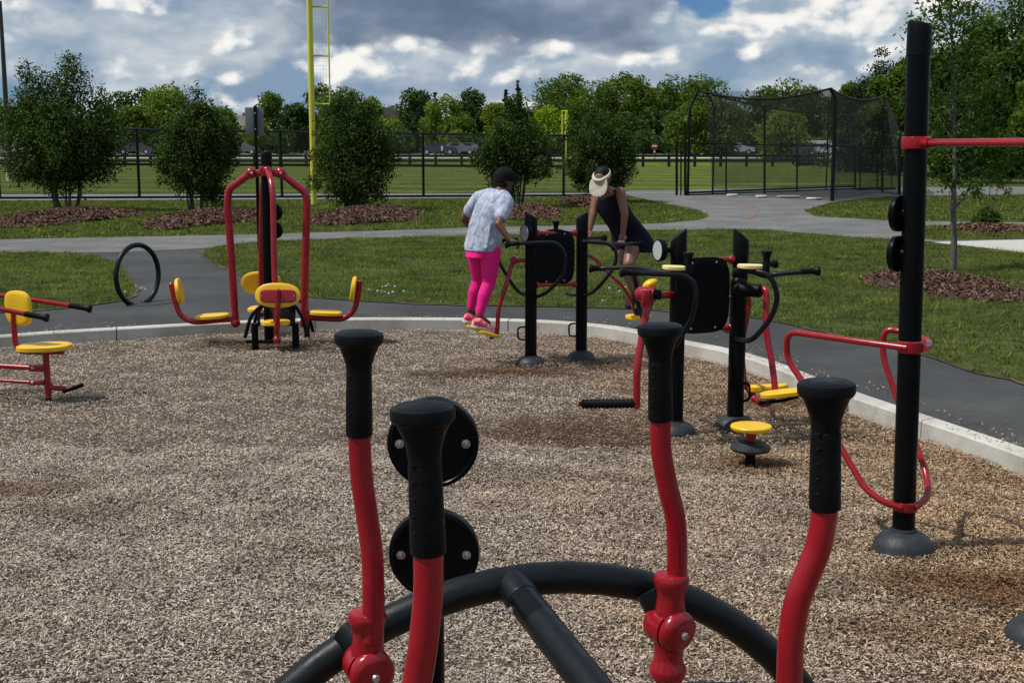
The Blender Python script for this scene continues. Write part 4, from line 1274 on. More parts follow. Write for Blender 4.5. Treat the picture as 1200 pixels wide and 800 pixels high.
# ------------------------------------------------------------------ parked cars
def car(px, D, colr, label, rot=0, van=False, z=.9):
    b = A(px, 172, D); b.z = gz(D) + 0.01
    T = thing('parked_car', b, label, 'car', 'cars parked beyond the far fence')
    m = Matrix.Rotation(rot, 3, 'Z')
    def L(x, y, z): return b + m @ Vector((x, y, z))
    hh = 1.75 if van else 1.42
    if van: prof = [(-2.3, .35), (-2.35, .8), (-2.2, 1.2), (-2.1, hh), (1.0, hh), (1.45, 1.1), (2.3, .95), (2.4, .4)]
    else: prof = [(-2.2, .35), (-2.25, .8), (-1.9, .98), (-1.35, 1.05), (-.85, hh), (.45, hh), (1.1, 1.0), (2.1, .88), (2.25, .4)]
    g = Geo(); rr = []
    for (y, k) in ((-.88, .93), (-.84, 1), (.84, 1), (.88, .93)):
        rr.append([L(x * (.985 if abs(y) > .86 else 1), y * (1 if zz < 1.05 else .84), zz if zz < 1.05 else zz) for x, zz in prof])
    g.rings(rr); pm = paint('car_paint', colr, .25, .05, 2); g.build('body', pm, T)
    g = Geo()
    wp = [(x * .93, zz) for x, zz in prof if zz > 1.0]
    for s in (-1, 1):
        x0, x1 = min(p[0] for p in wp), max(p[0] for p in wp)
        g = Geo(); g.box(L((x0 + x1) / 2, s * .82, 1.22), ((x1 - x0) * .62, .05, .26), m, .01); g.build('window', M['glass'], T)
    for sxx in (-1.4, 1.4):
        for s in (-1, 1):
            g = Geo(); g.lathe([(.30, -.1), (.33, -.08), (.33, .08), (.30, .1)], L(sxx, s * .8, .33), m @ Vector((0, 1, 0)), 16); wl = g.build('wheel', M['tyre'], T)
            g = Geo(); g.lathe([(.19, -.115), (.19, .115)], L(sxx, s * .8, .33), m @ Vector((0, 1, 0)), 12); g.build('rim', M['bolt'], wl)
car(536, 158, (.16, .17, .19), 'silver parked car beyond the far fence, right of the fence post', R(8))
car(551, 160, (.22, .22, .22), 'pale parked car just right of the silver one', R(5))
car(514, 157, (.03, .03, .06), 'dark blue parked car between the fence post and the silver car', R(0), z=.85)
car(6, 150, (.4, .4, .4), 'white parked car at the left edge beyond the far fence', R(10))
car(863, 158, (.35, .36, .38), 'white parked car seen through the left half of the batting cage', R(-6), z=1.0)
car(942, 128, (.02, .025, .035), 'black parked van seen through the batting cage', R(70), True, z=.4)
car(962, 150, (.7, .7, .7), 'large white parked van behind the black van in the cage view', R(10), True, z=1.5)
car(1015, 112, (.35, .36, .38), 'grey parked car seen through the right end of the batting cage', R(0), z=.3)
car(1092, 118, (.6, .6, .6), 'white parked car glimpsed under the trees right of the tall black post', R(20), z=.3)
car(1166, 112, (.65, .65, .65), 'white parked car glimpsed under the trees at the right edge', R(0), z=.3)
car(283, 160, (.12, .12, .13), 'grey parked car behind the sign post', R(0))
car(160, 160, (.05, .05, .06), 'dark grey parked car seen between the first two shrubs', R(0))

# ------------------------------------------------------------------ exercise machine parts
def dome(c, r, parent, h=None):
    h = h or r * .55
    g = Geo()
    prof = [(r * 1.0, -.02), (r * 1.02, .012), (r * .985, .02), (r * .97, h * .35), (r * .86, h * .66), (r * .68, h * .88), (r * .5, h), (r * .44, h * 1.02), (r * .42, h * 1.15), (r * .36, h * 1.18)]
    g.lathe(prof, c, seg=36)
    return g.build('base_cover', M['dome'], parent)

def post(c, r, top, parent, slant=0.0, sdir=(1, 0, 0), name='post', lean=(0, 0)):
    """vertical tube with a slanted plastic cap; c on the ground"""
    g = Geo(); c = Vector(c); L_ = Vector((lean[0], lean[1], 0))
    tz = top - c.z
    g.tube([c - Vector((0, 0, .05)), c + Vector((0, 0, tz * .5)) + L_ * .5, c + L_ + Vector((0, 0, tz - .16))], r, 24)
    p = g.build(name, M['black'], parent)
    g = Geo(); seg = 24; sd = Vector(sdir).normalized()
    rings = []
    for (k, zz, sl) in ((1.045, tz - .165, 0), (1.045, tz - .06 - slant, 0), (1.045, tz - .03 - slant, .9), (.96, tz - .02 - slant, 1.0), (.3, tz - .015 - slant, 1)):
        ring = []
        for j in range(seg):
            a = 2 * PI * j / seg
            q = Vector((math.cos(a), math.sin(a), 0))
            ring.append(c + L_ + q * r * k + Vector((0, 0, zz + sl * slant * (1 + q.dot(sd) * k) )))
        rings.append(ring)
    g.rings(rings); g.build('post_cap', M['grip'], p)
    return p

def end_grip(p, d, parent, L=.13, r=.021, capr=.034, name='grip', seg=12):
    """rubber grip with flared end cap; p = free end, d = direction pointing out"""
    d = Vector(d).normalized(); g = Geo()
    prof = [(r * .8, -L), (r, -L + .004), (r * 1.02, -L * .55), (r * .98, -L * .5), (r * 1.04, -.045), (r * 1.2, -.030), (capr * .9, -.016), (capr, -.012), (capr, -.001), (capr * .92, .003), (.002, .004)]
    g.lathe(prof, p, d, 20)
    return g.build(name, M['grip'], parent)

def disc_pair(post_c, z1, z2, parent, n, r=.086, off=.06, t=.018):
    n = Vector(n).normalized()
    side = n.cross(Vector((0, 0, 1))).normalized()
    for z in (z1, z2):
        c = Vector((post_c[0], post_c[1], z)) + n * off
        g = Geo(); g.lathe([(r * .93, -t), (r, -t * .8), (r, t * .2), (r * .985, t * .5), (r * .9, t * .62), (r * .88, t * .5), (.004, t * .5)], c, n, 40)
        d = g.build('disc', M['black'], parent)
        for s in (-1, 1):
            g = Geo(); g.lathe([(.0058, 0), (.0058, .006), (.004, .008)], c + side * s * r * .72 + n * t * .5, n, 6)
            g.lathe([(.0085, 0), (.0085, .002)], c + side * s * r * .72 + n * t * .5, n, 14); g.build('bolt', M['bolt'], d)
        g = Geo(); g.tube([Vector((post_c[0], post_c[1], z)), c], .03, 12); g.build('hub', M['black'], d)

# ---------- nearest machine: arches with four swinging red arms
nm_c = Vector((0.09, 1.75, 0))
NM = thing('ski_walker', nm_c, 'arched black machine with four red handle arms, nearest to the viewer', 'exercise machine', None)
e1 = Vector((.957, .29, 0)).normalized(); fw = Vector((.29, -.957, 0)).normalized()
def arch(apex_px, apex_D, name):
    ap = A(*apex_px, apex_D); Rr = .622
    pts = []
    zc = ap.z - Rr
    for i in range(0, 33):
        a = PI * i / 32
        pts.append(Vector((ap.x, ap.y, zc)) - e1 * Rr * math.cos(a) + Vector((0, 0, Rr * math.sin(a))))
    pts = [pts[0] - Vector((0, 0, zc + .03))] + pts + [pts[-1] - Vector((0, 0, zc + .03))]
    g = Geo(); g.tube(pts, .0265, 24); g.build(name, M['ring'], NM)
    for k in (0, -1):
        dome(Vector((pts[k].x, pts[k].y, 0)), .10, NM)
    return ap
ap1 = arch((623, 678), 1.995, 'arch')
ap2 = ap1 + fw * .50
# second arch, nearer
pts = []
zc = ap2.z - .622
for i in range(33):
    a = PI * i / 32
    pts.append(Vector((ap2.x, ap2.y, zc)) - e1 * .622 * math.cos(a) + Vector((0, 0, .622 * math.sin(a))))
pts = [pts[0] - Vector((0, 0, zc + .03))] + pts + [pts[-1] - Vector((0, 0, zc + .03))]
g = Geo(); g.tube(pts, .0265, 24); g.build('arch', M['ring'], NM)
for k in (0, -1): dome(Vector((pts[k].x, pts[k].y, 0)), .10, NM)
# crossbar from the far arch to the near one
s0 = A(598, 683, 1.985); s1 = s0 + fw * .48
s1b = A(702, 815, 1.66)
dsp = (s1b - s0).normalized()
g = Geo(); g.tube([s0 + dsp * .035, s0 + dsp * .56], .0262, 20); sp_ = g.build('crossbar', M['ring'], NM)
g = Geo(); g.lathe([(.0282, 0.0), (.0282, .060), (.0270, .064)], s0, dsp, 20); g.build('socket', M['ring'], NM)
g = Geo()
sd_ = dsp.cross(Vector((0, 0, 1))).normalized() * -1
g.lathe([(.006, 0), (.006, .004), (.003, .007)], s0 + dsp * .078 - sd_ * -.0 + (Vector((-1, -.35, -.2)).normalized()) * .0262, Vector((-1, -.35, -.2)), 8); g.build('bolt', M['bolt'], NM)

def arm(grip_top, grip_bot, path, D, label, joint=None, stub=None, capr=.036):
    def Q(p): return A(p[0], p[1], p[2] if len(p) > 2 else D)
    pts = [Q(grip_bot)] + [Q(p) for p in path]
    d0 = (Q(grip_top) - Q(grip_bot)).normalized()
    g = Geo(); g.tube(catmull([Q(grip_bot) + d0 * .03] + pts, 8), .0168, 20)
    a = g.build('arm', M['red'], NM, label=label)
    top = Q(grip_top); L = (Q(grip_top) - Q(grip_bot)).length
    g = Geo(); r = .0200
    prof = [(.0172, -L), (r * .98, -L + .002), (r, -L + .004), (r * .97, -L + .06), (r * .93, -L + .10), (r * .90, -.062), (r * .98, -.046), (r * 1.2, -.032), (capr * .82, -.0195), (capr * .93, -.0165), (capr * .99, -.013), (capr, -.004), (capr * .97, -.001), (capr * .88, .0005), (capr * .80, .002), (.004, .003)]
    g.lathe(prof, top, d0, 24)
    gr = g.build('grip', M['grip'], a, 28)
    # moulded finger ribs on the grip
    g = Geo()
    sidev = d0.cross(Vector((0, 1, 0))).normalized(); frv = sidev.cross(d0)
    for k in range(5):
        for s in (-.55, .55):
            c = top - d0 * (.062 + k * .019) - (frv * math.cos(s) + sidev * math.sin(s)) * (r * .90) * (1 if (frv.y > 0) else -1)
            g.ball(c, .0035, 8, (1.6, .5, .6))
    g.build('finger_rib', M['grip'], gr)
    return a
def joint(c, axis, updir, parent, r=.030, k=1.12):
    """cast pivot: two stacked collars with a round knuckle and a cover disc facing along axis"""
    axis = Vector(axis).normalized(); up = Vector(updir).normalized()
    g = Geo()
    g.lathe([(r_ * k, h_ * k) for r_, h_ in [(.017, .082), (.0235, .080), (.0265, .073), (.0255, .066), (.0215, .058), (.0200, .045), (.0225, .028), (.024, .0), (.0225, -.028), (.021, -.042), (.0225, -.052), (.027, -.060), (.0275, -.068), (.0245, -.077), (.0175, -.080), (.0170, -.16)]], c - axis * .012, up, 24)
    g.lathe([(r_ * k, h_ * k) for r_, h_ in [(.006, -.046), (.022, -.044), (.029, -.036), (.031, -.022), (.031, -.004)]], c, axis, 28)
    kn_ = g.build('knuckle', M['red'], parent)
    g = Geo(); g.lathe([(r_ * k, h_ * k) for r_, h_ in [(.0295, -.002), (.0315, .002), (.0315, .008), (.029, .014), (.022, .018), (.012, .0195), (.006, .0195)]], c, axis, 32); cv = g.build('pivot_cover', M['red'], kn_)
    g = Geo(); g.lathe([(r_ * k, h_ * k) for r_, h_ in [(.0062, .018), (.0062, .022), (.0045, .0245), (.003, .0245), (.0028, .021)]], c, axis, 14); g.build('bolt', M['bolt'], cv)
    return kn_
a1 = arm((420.5, 390), (421, 511), [(424, 560), (431, 610), (436.5, 655), (437.5, 720), (436.5, 750)], 1.84, 'far left red arm with black grip')
a2 = arm((773.5, 381), (774, 493), [(775, 530), (783, 572), (791, 605), (793.5, 640), (793, 690)], 2.0, 'far right red arm with black grip')
a3 = arm((495, 476), (502, 649), [(501.5, 700), (495, 760), (486, 815), (474, 880), (466, 960)], 1.364, 'near left red arm with black grip')
a4 = arm((968.5, 448), (966.5, 597), [(959, 640), (945, 676), (934, 706), (927, 750), (925, 810), (925, 900)], 1.5625, 'near right red arm with black grip')
axv = Vector((.80, -.60, 0.0)).normalized()
j1 = A(434.5, 786, 1.84); j2 = A(790.5, 738, 1.99)
joint(j1, Vector((.42, -.90, -.10)), (0, 0, 1), a1)
joint(j2, Vector((.58, -.80, -.12)), (.02, 0, 1), a2)
joint(A(466, 985, 1.364), Vector((.3, -.95, .1)), (0, 0, 1), a3)
joint(A(925, 920, 1.5625), Vector((.45, -.88, .1)), (0, 0, 1), a4)
def stub(p, q, r=.026):
    g = Geo(); d = (q - p).normalized(); g.lathe([(r, 0), (r, (q - p).length)], p, d, 20); g.build('stub_tube', M['ring'], NM)
stub(A(407, 737, 2.0 - .29 * .32), j1 + Vector((-.004, .035, .008))); stub(A(762, 690, 2.03), j2 + Vector((-.012, .03, .008)))
stub(ap2 - e1 * .30 - Vector((0, 0, .09)), A(466, 985, 1.364)); stub(ap2 + e1 * .30 - Vector((0, 0, .09)), A(925, 920, 1.5625))
# lower legs of the arms with foot plates (below the picture edge)
for j, sg in ((j1, -1), (j2, 1), (A(466, 985, 1.364), -1), (A(925, 920, 1.5625), 1)):
    g = Geo(); g.tube([j - Vector((0, 0, .15)), Vector((j.x, j.y, .45)), Vector((j.x + fw.x * .12, j.y + fw.y * .12, .2))], .0168, 14, fillet=.12); lg_ = g.build('lower_arm', M['red'], NM)
    g = Geo(); g.pad((j.x + fw.x * .12, j.y + fw.y * .12, .19), fw, e1, .16, .065, .03); g.build('foot_plate', M['yellow'], lg_)

# ---------- thin post with two discs directly behind it
dpY = 2.40
dp = Vector((A(502, 600, dpY).x, dpY, 0))
T = thing('disc_post', dp, 'black post with two bolted black discs, half hidden by the nearest left grip', 'post')
ztop = A(500, 497, dpY).z
g = Geo(); g.tube([dp - Vector((0, 0, .03)), Vector((dp.x, dp.y, ztop))], .029, 20); g.build('post', M['black'], T)
dome(dp, .14, T)
c1_ = A(507.5, 518.5, dpY - .05); c2_ = A(507.5, 648, dpY - .05)
disc_pair((c1_.x, dpY), c1_.z, c2_.z, T, (0, -1, .0), r=.0865, off=.05)

# ---------- pull-up station on the right
pb_ = G(1058, 645, 0)
PU = thing('pull_up_station', pb_, 'tall black posts joined by a red pull-up bar, with red dip loops below', 'exercise machine')
zt_ = A(1077, 30, pb_.y).z
post(pb_, .0535, zt_ + .03, PU, .014, (-1, 0, 0), lean=(-.036, 0))
dome(pb_, .147, PU, .10)
dome_c2 = G(1221, 752, 0)
post(dome_c2, .0535, zt_ + .03, PU, .014, (1, 0, 0)); dome(dome_c2, .147, PU, .10)
pY = pb_.y
zbar = A(1060, 167.5, pY).z
def collar(c, r, h, parent, mat='red'):
    g = Geo(); g.lathe([(r * .9, -h / 2), (r, -h * .42), (r * 1.03, 0), (r, h * .42), (r * .9, h / 2)], c, seg=28)
    for s in (0, 1): pass
    return g.build('collar', M[mat], parent)
pc = Vector((pb_.x - .028, pY, zbar))
collar(pc, .067, .058, PU); collar(Vector((dome_c2.x, dome_c2.y, zbar)), .067, .058, PU)
g = Geo(); dd = (Vector((dome_c2.x, dome_c2.y, zbar)) - pc).normalized()
g.tube([pc + dd * .05, Vector((dome_c2.x, dome_c2.y, zbar)) - dd * .05], .0170, 16); g.tube([pc + dd * .05, pc + dd * .13], .0225, 16)
g.build('pull_up_bar', M['red'], PU)
disc_pair((pb_.x - .052, pY), A(1060, 250.5, pY).z, A(1060, 298, pY).z, PU, (-.75, .66, 0), off=.050)
zc1 = A(1060, 406, pY).z; zc0 = A(1060, 592, pY).z
collar(Vector((pb_.x - .012, pY, zc1)), .060, .060, PU); collar(Vector((pb_.x, pY, zc0)), .058, .050, PU)
pl = Vector((pb_.x, pY, 0))
la = [pl + Vector((-.04, -.045, zc1)), A(1005, 400, pY + .12), A(922, 388, pY + .42), A(922, 420, pY + .44), A(938, 443, pY + .38), A(1014, 573, pY + .04), A(1035, 588, pY - .02), pl + Vector((-.03, -.045, zc0))]
g = Geo(); g.tube(la, .0165, 14, fillet=.10); g.build('dip_loop', M['red'], PU)
lb = [pl + Vector((.04, -.045, zc1)), A(1089, 406, pY + .05), A(1089, 400, pY + .18), A(1060, 389, pY + .45), A(1036, 385, pY + .5), A(1034, 415, pY + .5), A(1050, 464, pY + .42), A(1086, 553, pY + .18), A(1088, 582, pY + .04), A(1075, 592, pY - .03), pl + Vector((.03, -.045, zc0))]
g = Geo(); g.tube(lb, .0165, 14, fillet=.09); g.build('dip_loop', M['red'], PU)

# ---------- walking machine A (two people on it) and B, built from the same kinds of part
def loop_handle(px_pts, parent, r=.0165, fil=.10, cap=True, name='handle'):
    pts = [A(*p) for p in px_pts]
    g = Geo(); g.tube(pts, r, 12, fillet=fil); h = g.build(name, M['ring'], parent)
    if cap:
        d = (pts[0] - pts[1])
        end_grip(pts[0], d, h, L=.12, r=.020, capr=.033)
    return h
def dring(px, py0, py1, D, parent, w):
    c = A(px, (py0 + py1) / 2, D); hh = (py1 - py0) / 2 / F * D
    pts = []
    g = Geo()
    g.tube([c + Vector((-w * .1, 0, hh)), c + Vector((w, 0, hh)), c + Vector((w, 0, -hh)), c + Vector((-w * .1, 0, -hh))], .0085, 8, fillet=.035)
    g.build('side_ring', M['black'], parent)
def panel(xc, y0, y1, wpx, D, parent, D2=None, yaw=0):
    c = A(xc, (y0 + y1) / 2, D); a = wpx / 2 / F * D / math.cos(yaw) * 1.06; b = (y1 - y0) / 2 / F * D
    g = Geo(); u = Vector((math.cos(yaw), math.sin(yaw), 0))
    g.pad(c, u, (0, 0, 1), a, b, .022, power=4.0, seg=56)
    p = g.build('panel', M['black'], parent)
    nn = Vector((u.y, -u.x, 0))
    for sx_ in (-.45, .45):
        for sz_ in (-.86, .86):
            g = Geo(); g.lathe([(.008, 0), (.008, .004), (.004, .008)], c + u * a * sx_ + Vector((0, 0, b * sz_)) + nn * .011, nn, 8); g.build('bolt', M['bolt'], p)
    return p, c, u, a, b
def dial(px, py, rpy, D, parent, n):
    c = A(px, py, D); r = rpy / F * D * .92; n = Vector(n).normalized()
    g = Geo(); g.lathe([(r, -.03), (r * 1.04, -.02), (r * 1.04, .008), (r * .93, .014), (r * .90, .009)], c, n, 28); d = g.build('dial_rim', M['black'], parent)
    g = Geo(); g.lathe([(r * .90, .004), (r * .90, .010), (.003, .0105)], c, n, 28); g.build('dial_face', M['dial'], d)
def red_bar(p, q, parent, r=.0185, name='cross_bar', ends=True):
    g = Geo(); g.tube([p, q], r, 14)
    if ends:
        d = (q - p).normalized()
        g.lathe([(.018, .0), (.03, .005), (.033, .02), (.028, .04), (.019, .05)], p, d, 14); g.lathe([(.018, .0), (.03, .005), (.033, .02), (.028, .04), (.019, .05)], q, -d, 14)
    return g.build(name, M['red'], parent)

gA1 = G(622, 427, 0); gA2 = G(681, 420, 0)
WA = thing('walking_machine', (gA1 + gA2) / 2, 'black twin-post walking machine with two people on it, a pale dial on its left post', 'exercise machine', 'twin-post walking machines')
post(gA1, .0535, A(622, 249, gA1.y).z + .0, WA, .03, (-1, 0, 0)); dome(gA1, .138, WA)
post(gA2, .0535, A(681, 249, gA2.y).z + .0, WA, .03, (1, 0, 0)); dome(gA2, .130, WA)
Da, Db = gA1.y, gA2.y; Dm = (Da + Db) / 2
panel(650, 270, 334, 45, Dm - .02, WA, yaw=math.atan2(Db - Da, gA2.x - gA1.x))
red_bar(A(627, 273, Da), A(676, 273, Db), WA); red_bar(A(627, 334, Da), A(676, 333, Db), WA)
g = Geo(); g.pad(A(650, 271, Dm), (1, .4, 0), (0, 0, 1), .09, .02, .03, 2.2, 20); g.build('panel_lug', M['black'], WA)
end_grip(A(651.5, 259, Dm + .1), (0, 0, 1), WA, L=.11, r=.022, capr=.036)
dial(615.5, 273, 11.5, Da - .03, WA, (-.86, -.5, .0))
loop_handle([(592, 287, 11.1), (604, 285.5, 11.1), (652, 283.5, 11.12), (663, 297, 11.13), (661, 322, 11.15), (640, 344, 11.25), (629, 347.5, Da), (622, 347, Da)], WA)
loop_handle([(574, 283, 11.85), (583, 284, 11.8), (597, 280, 11.75), (606, 280, 11.7)], WA, cap=True)
loop_handle([(605, 281, 11.68), (589, 281, 11.7), (583.5, 291, 11.7), (584, 306, 11.7), (597, 328, 11.65), (608, 343, 11.55), (618, 346, Da)], WA, cap=False)
loop_handle([(751, 285.5, 12.75), (735, 286, 12.6), (712, 285.5, 12.1), (690, 284, 11.9), (681, 282, Db)], WA)
loop_handle([(683, 283, 11.45), (712, 284.5, 11.4), (723, 294, 11.4), (721, 312, 11.4), (704, 334, 11.45), (692, 345, 11.6), (681, 345, Db)], WA, cap=False)
loop_handle([(708, 279, 12.6), (695, 279, 12.2), (681, 279, Db)], WA)
loop_handle([(664, 344, 12.0), (672, 346, 11.9), (681, 344, Db)], WA, cap=False)
dring(616, 383, 398, Da, WA, -.07); dring(675, 379, 394, Db, WA, -.065)
def swing_arm(pts, parent, r=.0195, label=None, fil=.12):
    g = Geo(); P = [A(*p) for p in pts]; g.tube(P, r, 14, fillet=fil)
    g.ball(P[0], r * 1.5, 12); g.ball(P[-1], r * 1.08, 12)
    return g.build('swing_arm', M['red'], parent, label=label)
ar = swing_arm([(621, 305, Da), (601, 305, Da), (592, 338, 11.35), (584, 362, 11.35), (583, 384, 11.35)], WA)
g = Geo(); g.lathe([(.03, -.03), (.034, 0), (.03, .03)], A(602, 304, Da - .01), (0, -1, 0), 16); g.build('pivot', M['red'], ar)
for (hl, te) in ((A(553, 382, 11.30), A(580, 389, 11.38)), (A(543, 376, 11.60), A(566, 383, 11.66))):
    dv = (te - hl).normalized(); nv = dv.cross(Vector((0, 0, 1))).normalized().cross(dv)
    g = Geo(); g.pad(hl.lerp(te, .72) - nv * .030, dv, nv.cross(dv), .115, .062, .034, 3, 30); g.build('foot_plate', M['yellow'], ar)
g = Geo(); g.tube([A(583, 384, 11.35), A(583, 390, 11.35), A(575, 396, 11.4)], .018, 10, fillet=.03); g.tube([A(583, 388, 11.35), A(575, 391, 11.62), A(560, 389, 11.62)], .012, 8, fillet=.03); g.build('foot_bracket', M['red'], ar)
ar = swing_arm([(681, 296, Db), (696, 302, 11.9), (709, 318, 12.2), (729, 335, 12.7), (741, 357, 13.0)], WA, .021)
g = Geo(); g.pad(A(748, 371, 13.05), (1, .4, 0), (-.4, 1, 0), .13, .10, .045, 3, 28); g.build('foot_plate', M['yellow'], ar)
g = Geo(); g.tube([A(741, 357, 13.0), A(743, 366, 13.03), A(750, 372, 13.05)], .018, 10, fillet=.03); g.build('foot_bracket', M['red'], ar)

# machine B
gB1 = G(791, 507, 0); gB2 = G(861, 499, 0)
WB = thing('walking_machine', (gB1 + gB2) / 2, 'empty black twin-post machine with yellow pads on its handles, right of the two people', 'exercise machine', 'twin-post walking machines')
post(gB1, .0535, A(791, 271, gB1.y).z, WB, .042, (1, 0, 0)); dome(gB1, .14, WB)
post(gB2, .0535, A(865, 271, gB2.y).z, WB, .042, (-1, 0, 0), lean=(.01, 0)); dome(gB2, .14, WB)
Da, Db = gB1.y, gB2.y; Dm = (Da + Db) / 2
panel(823.5, 301, 391, 64, Dm - .10, WB, yaw=math.atan2(Db - Da, gB2.x - gB1.x))
red_bar(A(791, 306, Da), A(861, 304, Db), WB); red_bar(A(791, 388, Da), A(861, 383, Db), WB)
dial(772, 293, 14, Da - .03, WB, (-.93, -.37, .0)); red_ = Geo(); red_.tube([A(772, 293, Da - .03), A(790, 293, Da)], .02, 10); red_.build('dial_arm', M['black'], WB)
loop_handle([(727, 319, 8.25), (745, 320, 8.25), (800, 322, 8.25), (813, 330, 8.25), (816.5, 345, 8.25), (812, 372, 8.3), (790, 407, 8.5), (791, 410, Da)], WB, .0175)
loop_handle([(691, 314.5, 9.3), (705, 314.5, 9.3), (748, 313, 9.1), (768, 319, 8.9), (791, 322, Da)], WB, .0165)
loop_handle([(741, 317, 9.0), (745, 330, 9.0), (748, 362, 9.05), (760, 385, 9.0), (785, 392, Da)], WB, .0165, cap=False)
loop_handle([(960, 317.5, 8.3), (945, 318, 8.3), (906, 321.5, 8.35), (898, 324, 8.4), (881, 318, 8.5), (861, 316, 8.75)], WB, .0165)
loop_handle([(866, 316, 8.5), (895, 319, 8.38), (906, 328, 8.36), (912, 349, 8.36), (904, 373, 8.4), (881, 400, 8.5), (868, 398, 8.7), (861, 397, Db)], WB, .0185, cap=False)
loop_handle([(909, 309, 9.3), (895, 310, 9.25), (873, 309, 9.1), (861, 309, Db)], WB)
loop_handle([(861, 386, Db + .05), (850, 389, 9.1), (845, 377, 9.3), (848, 369, 9.4)], WB, .0165, cap=False)
end_grip(A(807, 296, 8.4), (0, 0, 1), WB, L=.15, r=.024, capr=.036); end_grip(A(898.5, 294, 8.42), (0, 0, 1), WB, L=.15, r=.024, capr=.036)
g = Geo(); g.pad(A(790, 316.5, 8.3) + Vector((0, 0, .015)), (1, .0, -.04), (0, 1, 0), .073, .055, .028, 3.5, 24, trap=.15); g.build('arm_pad', M['paleyellow'], WB)
g = Geo(); g.pad(A(880, 314.0, 8.45) + Vector((0, 0, .010)), (1, .0, -.02), (0, 1, 0), .083, .055, .028, 3.5, 24, trap=.15); g.build('arm_pad', M['paleyellow'], WB)
# hub housing and lower sleeve on the right post
g = Geo(); g.lathe([(.030, -.12), (.044, -.11), (.046, -.09), (.046, .065), (.043, .075), (.03, .078)], A(880, 340, 8.72), (.75, -.66, 0), 24); g.build('hub', M['grip'], WB)
g = Geo(); q0 = Vector((gB2.x, gB2.y, 0)) + Vector((0, -.01, 0)); zs = A(861, 331, 8.75).z
g.tube([Vector((q0.x, q0.y, .06)), Vector((q0.x, q0.y, zs))], .058, 24); g.lathe([(.058, 0), (.05, .02), (.04, .028)], (q0.x, q0.y, zs), seg=24); g.build('sleeve', M['black'], WB)
ar = swing_arm([(884, 340, 8.75), (899, 337, 8.65), (897, 385, 8.6), (905, 425, 8.55), (909, 462, 8.5), (897, 476, 8.5), (884, 467, 8.55)], WB, .022, fil=.10)
g = Geo(); g.pad(A(918, 460.5, 8.4), (1, .1, .10), (-.1, 1, 0), .155, .070, .035, 3.2, 28); fp = g.build('foot_plate', M['yellow'], ar)
g = Geo(); g.tube([A(890, 472, 8.5), A(918, 469, 8.42), A(936, 464, 8.38)], .012, 8); g.build('foot_bracket', M['black'], ar)
ar = swing_arm([(861, 342, Db + .1), (878, 345, 9.1), (875, 372, 9.1), (868, 405, 9.1), (872, 450, 9.1), (882, 462, 9.1)], WB, .022, fil=.10)
g = Geo(); g.pad(A(900, 454, 9.1), (1, .1, .02), (-.1, 1, 0), .15, .07, .05, 3.2, 28); g.build('foot_plate', M['yellow'], ar)
dring(864, 449, 470, Db - .06, WB, .085)
g = Geo(); g.tube([A(866, 450, Db - .06), A(878, 448, Db - .1), A(879, 468, Db - .1), A(866, 471, Db - .06)], .008, 8, fillet=.03); g.build('side_ring', M['black'], WB)
# left swinging leg with foot roll
ar = swing_arm([(791, 345, Da), (766, 347, 8.4), (758, 360, 8.3), (752, 398, 8.25), (746.5, 430, 8.2), (746, 475, 8.2)], WB, .0245, fil=.08)
g = Geo(); g.lathe([(.03, -.08), (.048, -.06), (.052, 0), (.048, .05), (.03, .06)], A(759, 345, 8.35), (.9, -.4, 0), 18); g.lathe([(.034, -.07), (.040, -.05), (.038, .02), (.026, .06)], A(758, 352, 8.32), (0, 0, -1), 16); g.build('knuckle', M['red'], ar)
g = Geo(); g.lathe([(.02, 0), (.034, .004), (.034, .04), (.03, .044)], A(766, 345, 8.3), (.9, -.4, 0), 16); g.build('hub', M['black'], ar)
g = Geo(); g.ball(A(762, 333, 8.4), .052, 16, (1.05, .8, .62), Matrix.Rotation(R(-25), 3, 'Y')); g.build('knee_pad', M['yellow'], ar)
g = Geo(); prof = [(.008, 0), (.024, .006)]
rl0 = A(746, 472.5, 8.2); rl1 = A(680, 473, 8.25); LL = (rl1 - rl0).length
for k in range(26):
    t_ = .02 + (LL - .04) * k / 25; prof += [(.0345 if k % 2 else .0272, t_)]
prof += [(.024, LL - .008), (.012, LL)]
g.lathe(prof, rl0, rl1 - rl0, 18); g.build('foot_roll', M['grip'], ar, 60)
g = Geo(); g.lathe([(.012, 0), (.018, .003), (.018, .012), (.006, .016)], rl1, rl1 - rl0, 12); g.build('end_plug', M['red'], ar)

# ---------- twister plate
tw = G(879, 546, 0)
T = thing('twist_plate', tw, 'small round yellow standing plate on a short stem over a grey dome', 'exercise machine')
g = Geo(); g.tube([tw - Vector((0, 0, .03)), tw + Vector((0, 0, .12))], .032, 16); g.build('stem', M['black'], T)
zz = A(879, 525, tw.y).z
g = Geo(); g.lathe([(.03, -.035), (.07, -.028), (.118, -.012), (.126, .004), (.120, .018), (.105, .026), (.092, .032), (.088, .040), (.05, .046), (.03, .05)], (tw.x, tw.y, zz), seg=36); g.build('dome', M['dome'], T)
zz2 = A(879, 500, tw.y).z
g = Geo(); g.tube([Vector((tw.x, tw.y, zz + .03)), Vector((tw.x, tw.y, zz2 - .01))], .034, 16); g.build('collar', M['red'], T)
g = Geo(); g.lathe([(.05, -.022), (.118, -.018), (.126, -.008), (.127, .004), (.122, .011), (.10, .013), (.004, .012)], (tw.x, tw.y, zz2), seg=44); g.build('standing_plate', M['yellow'], T)

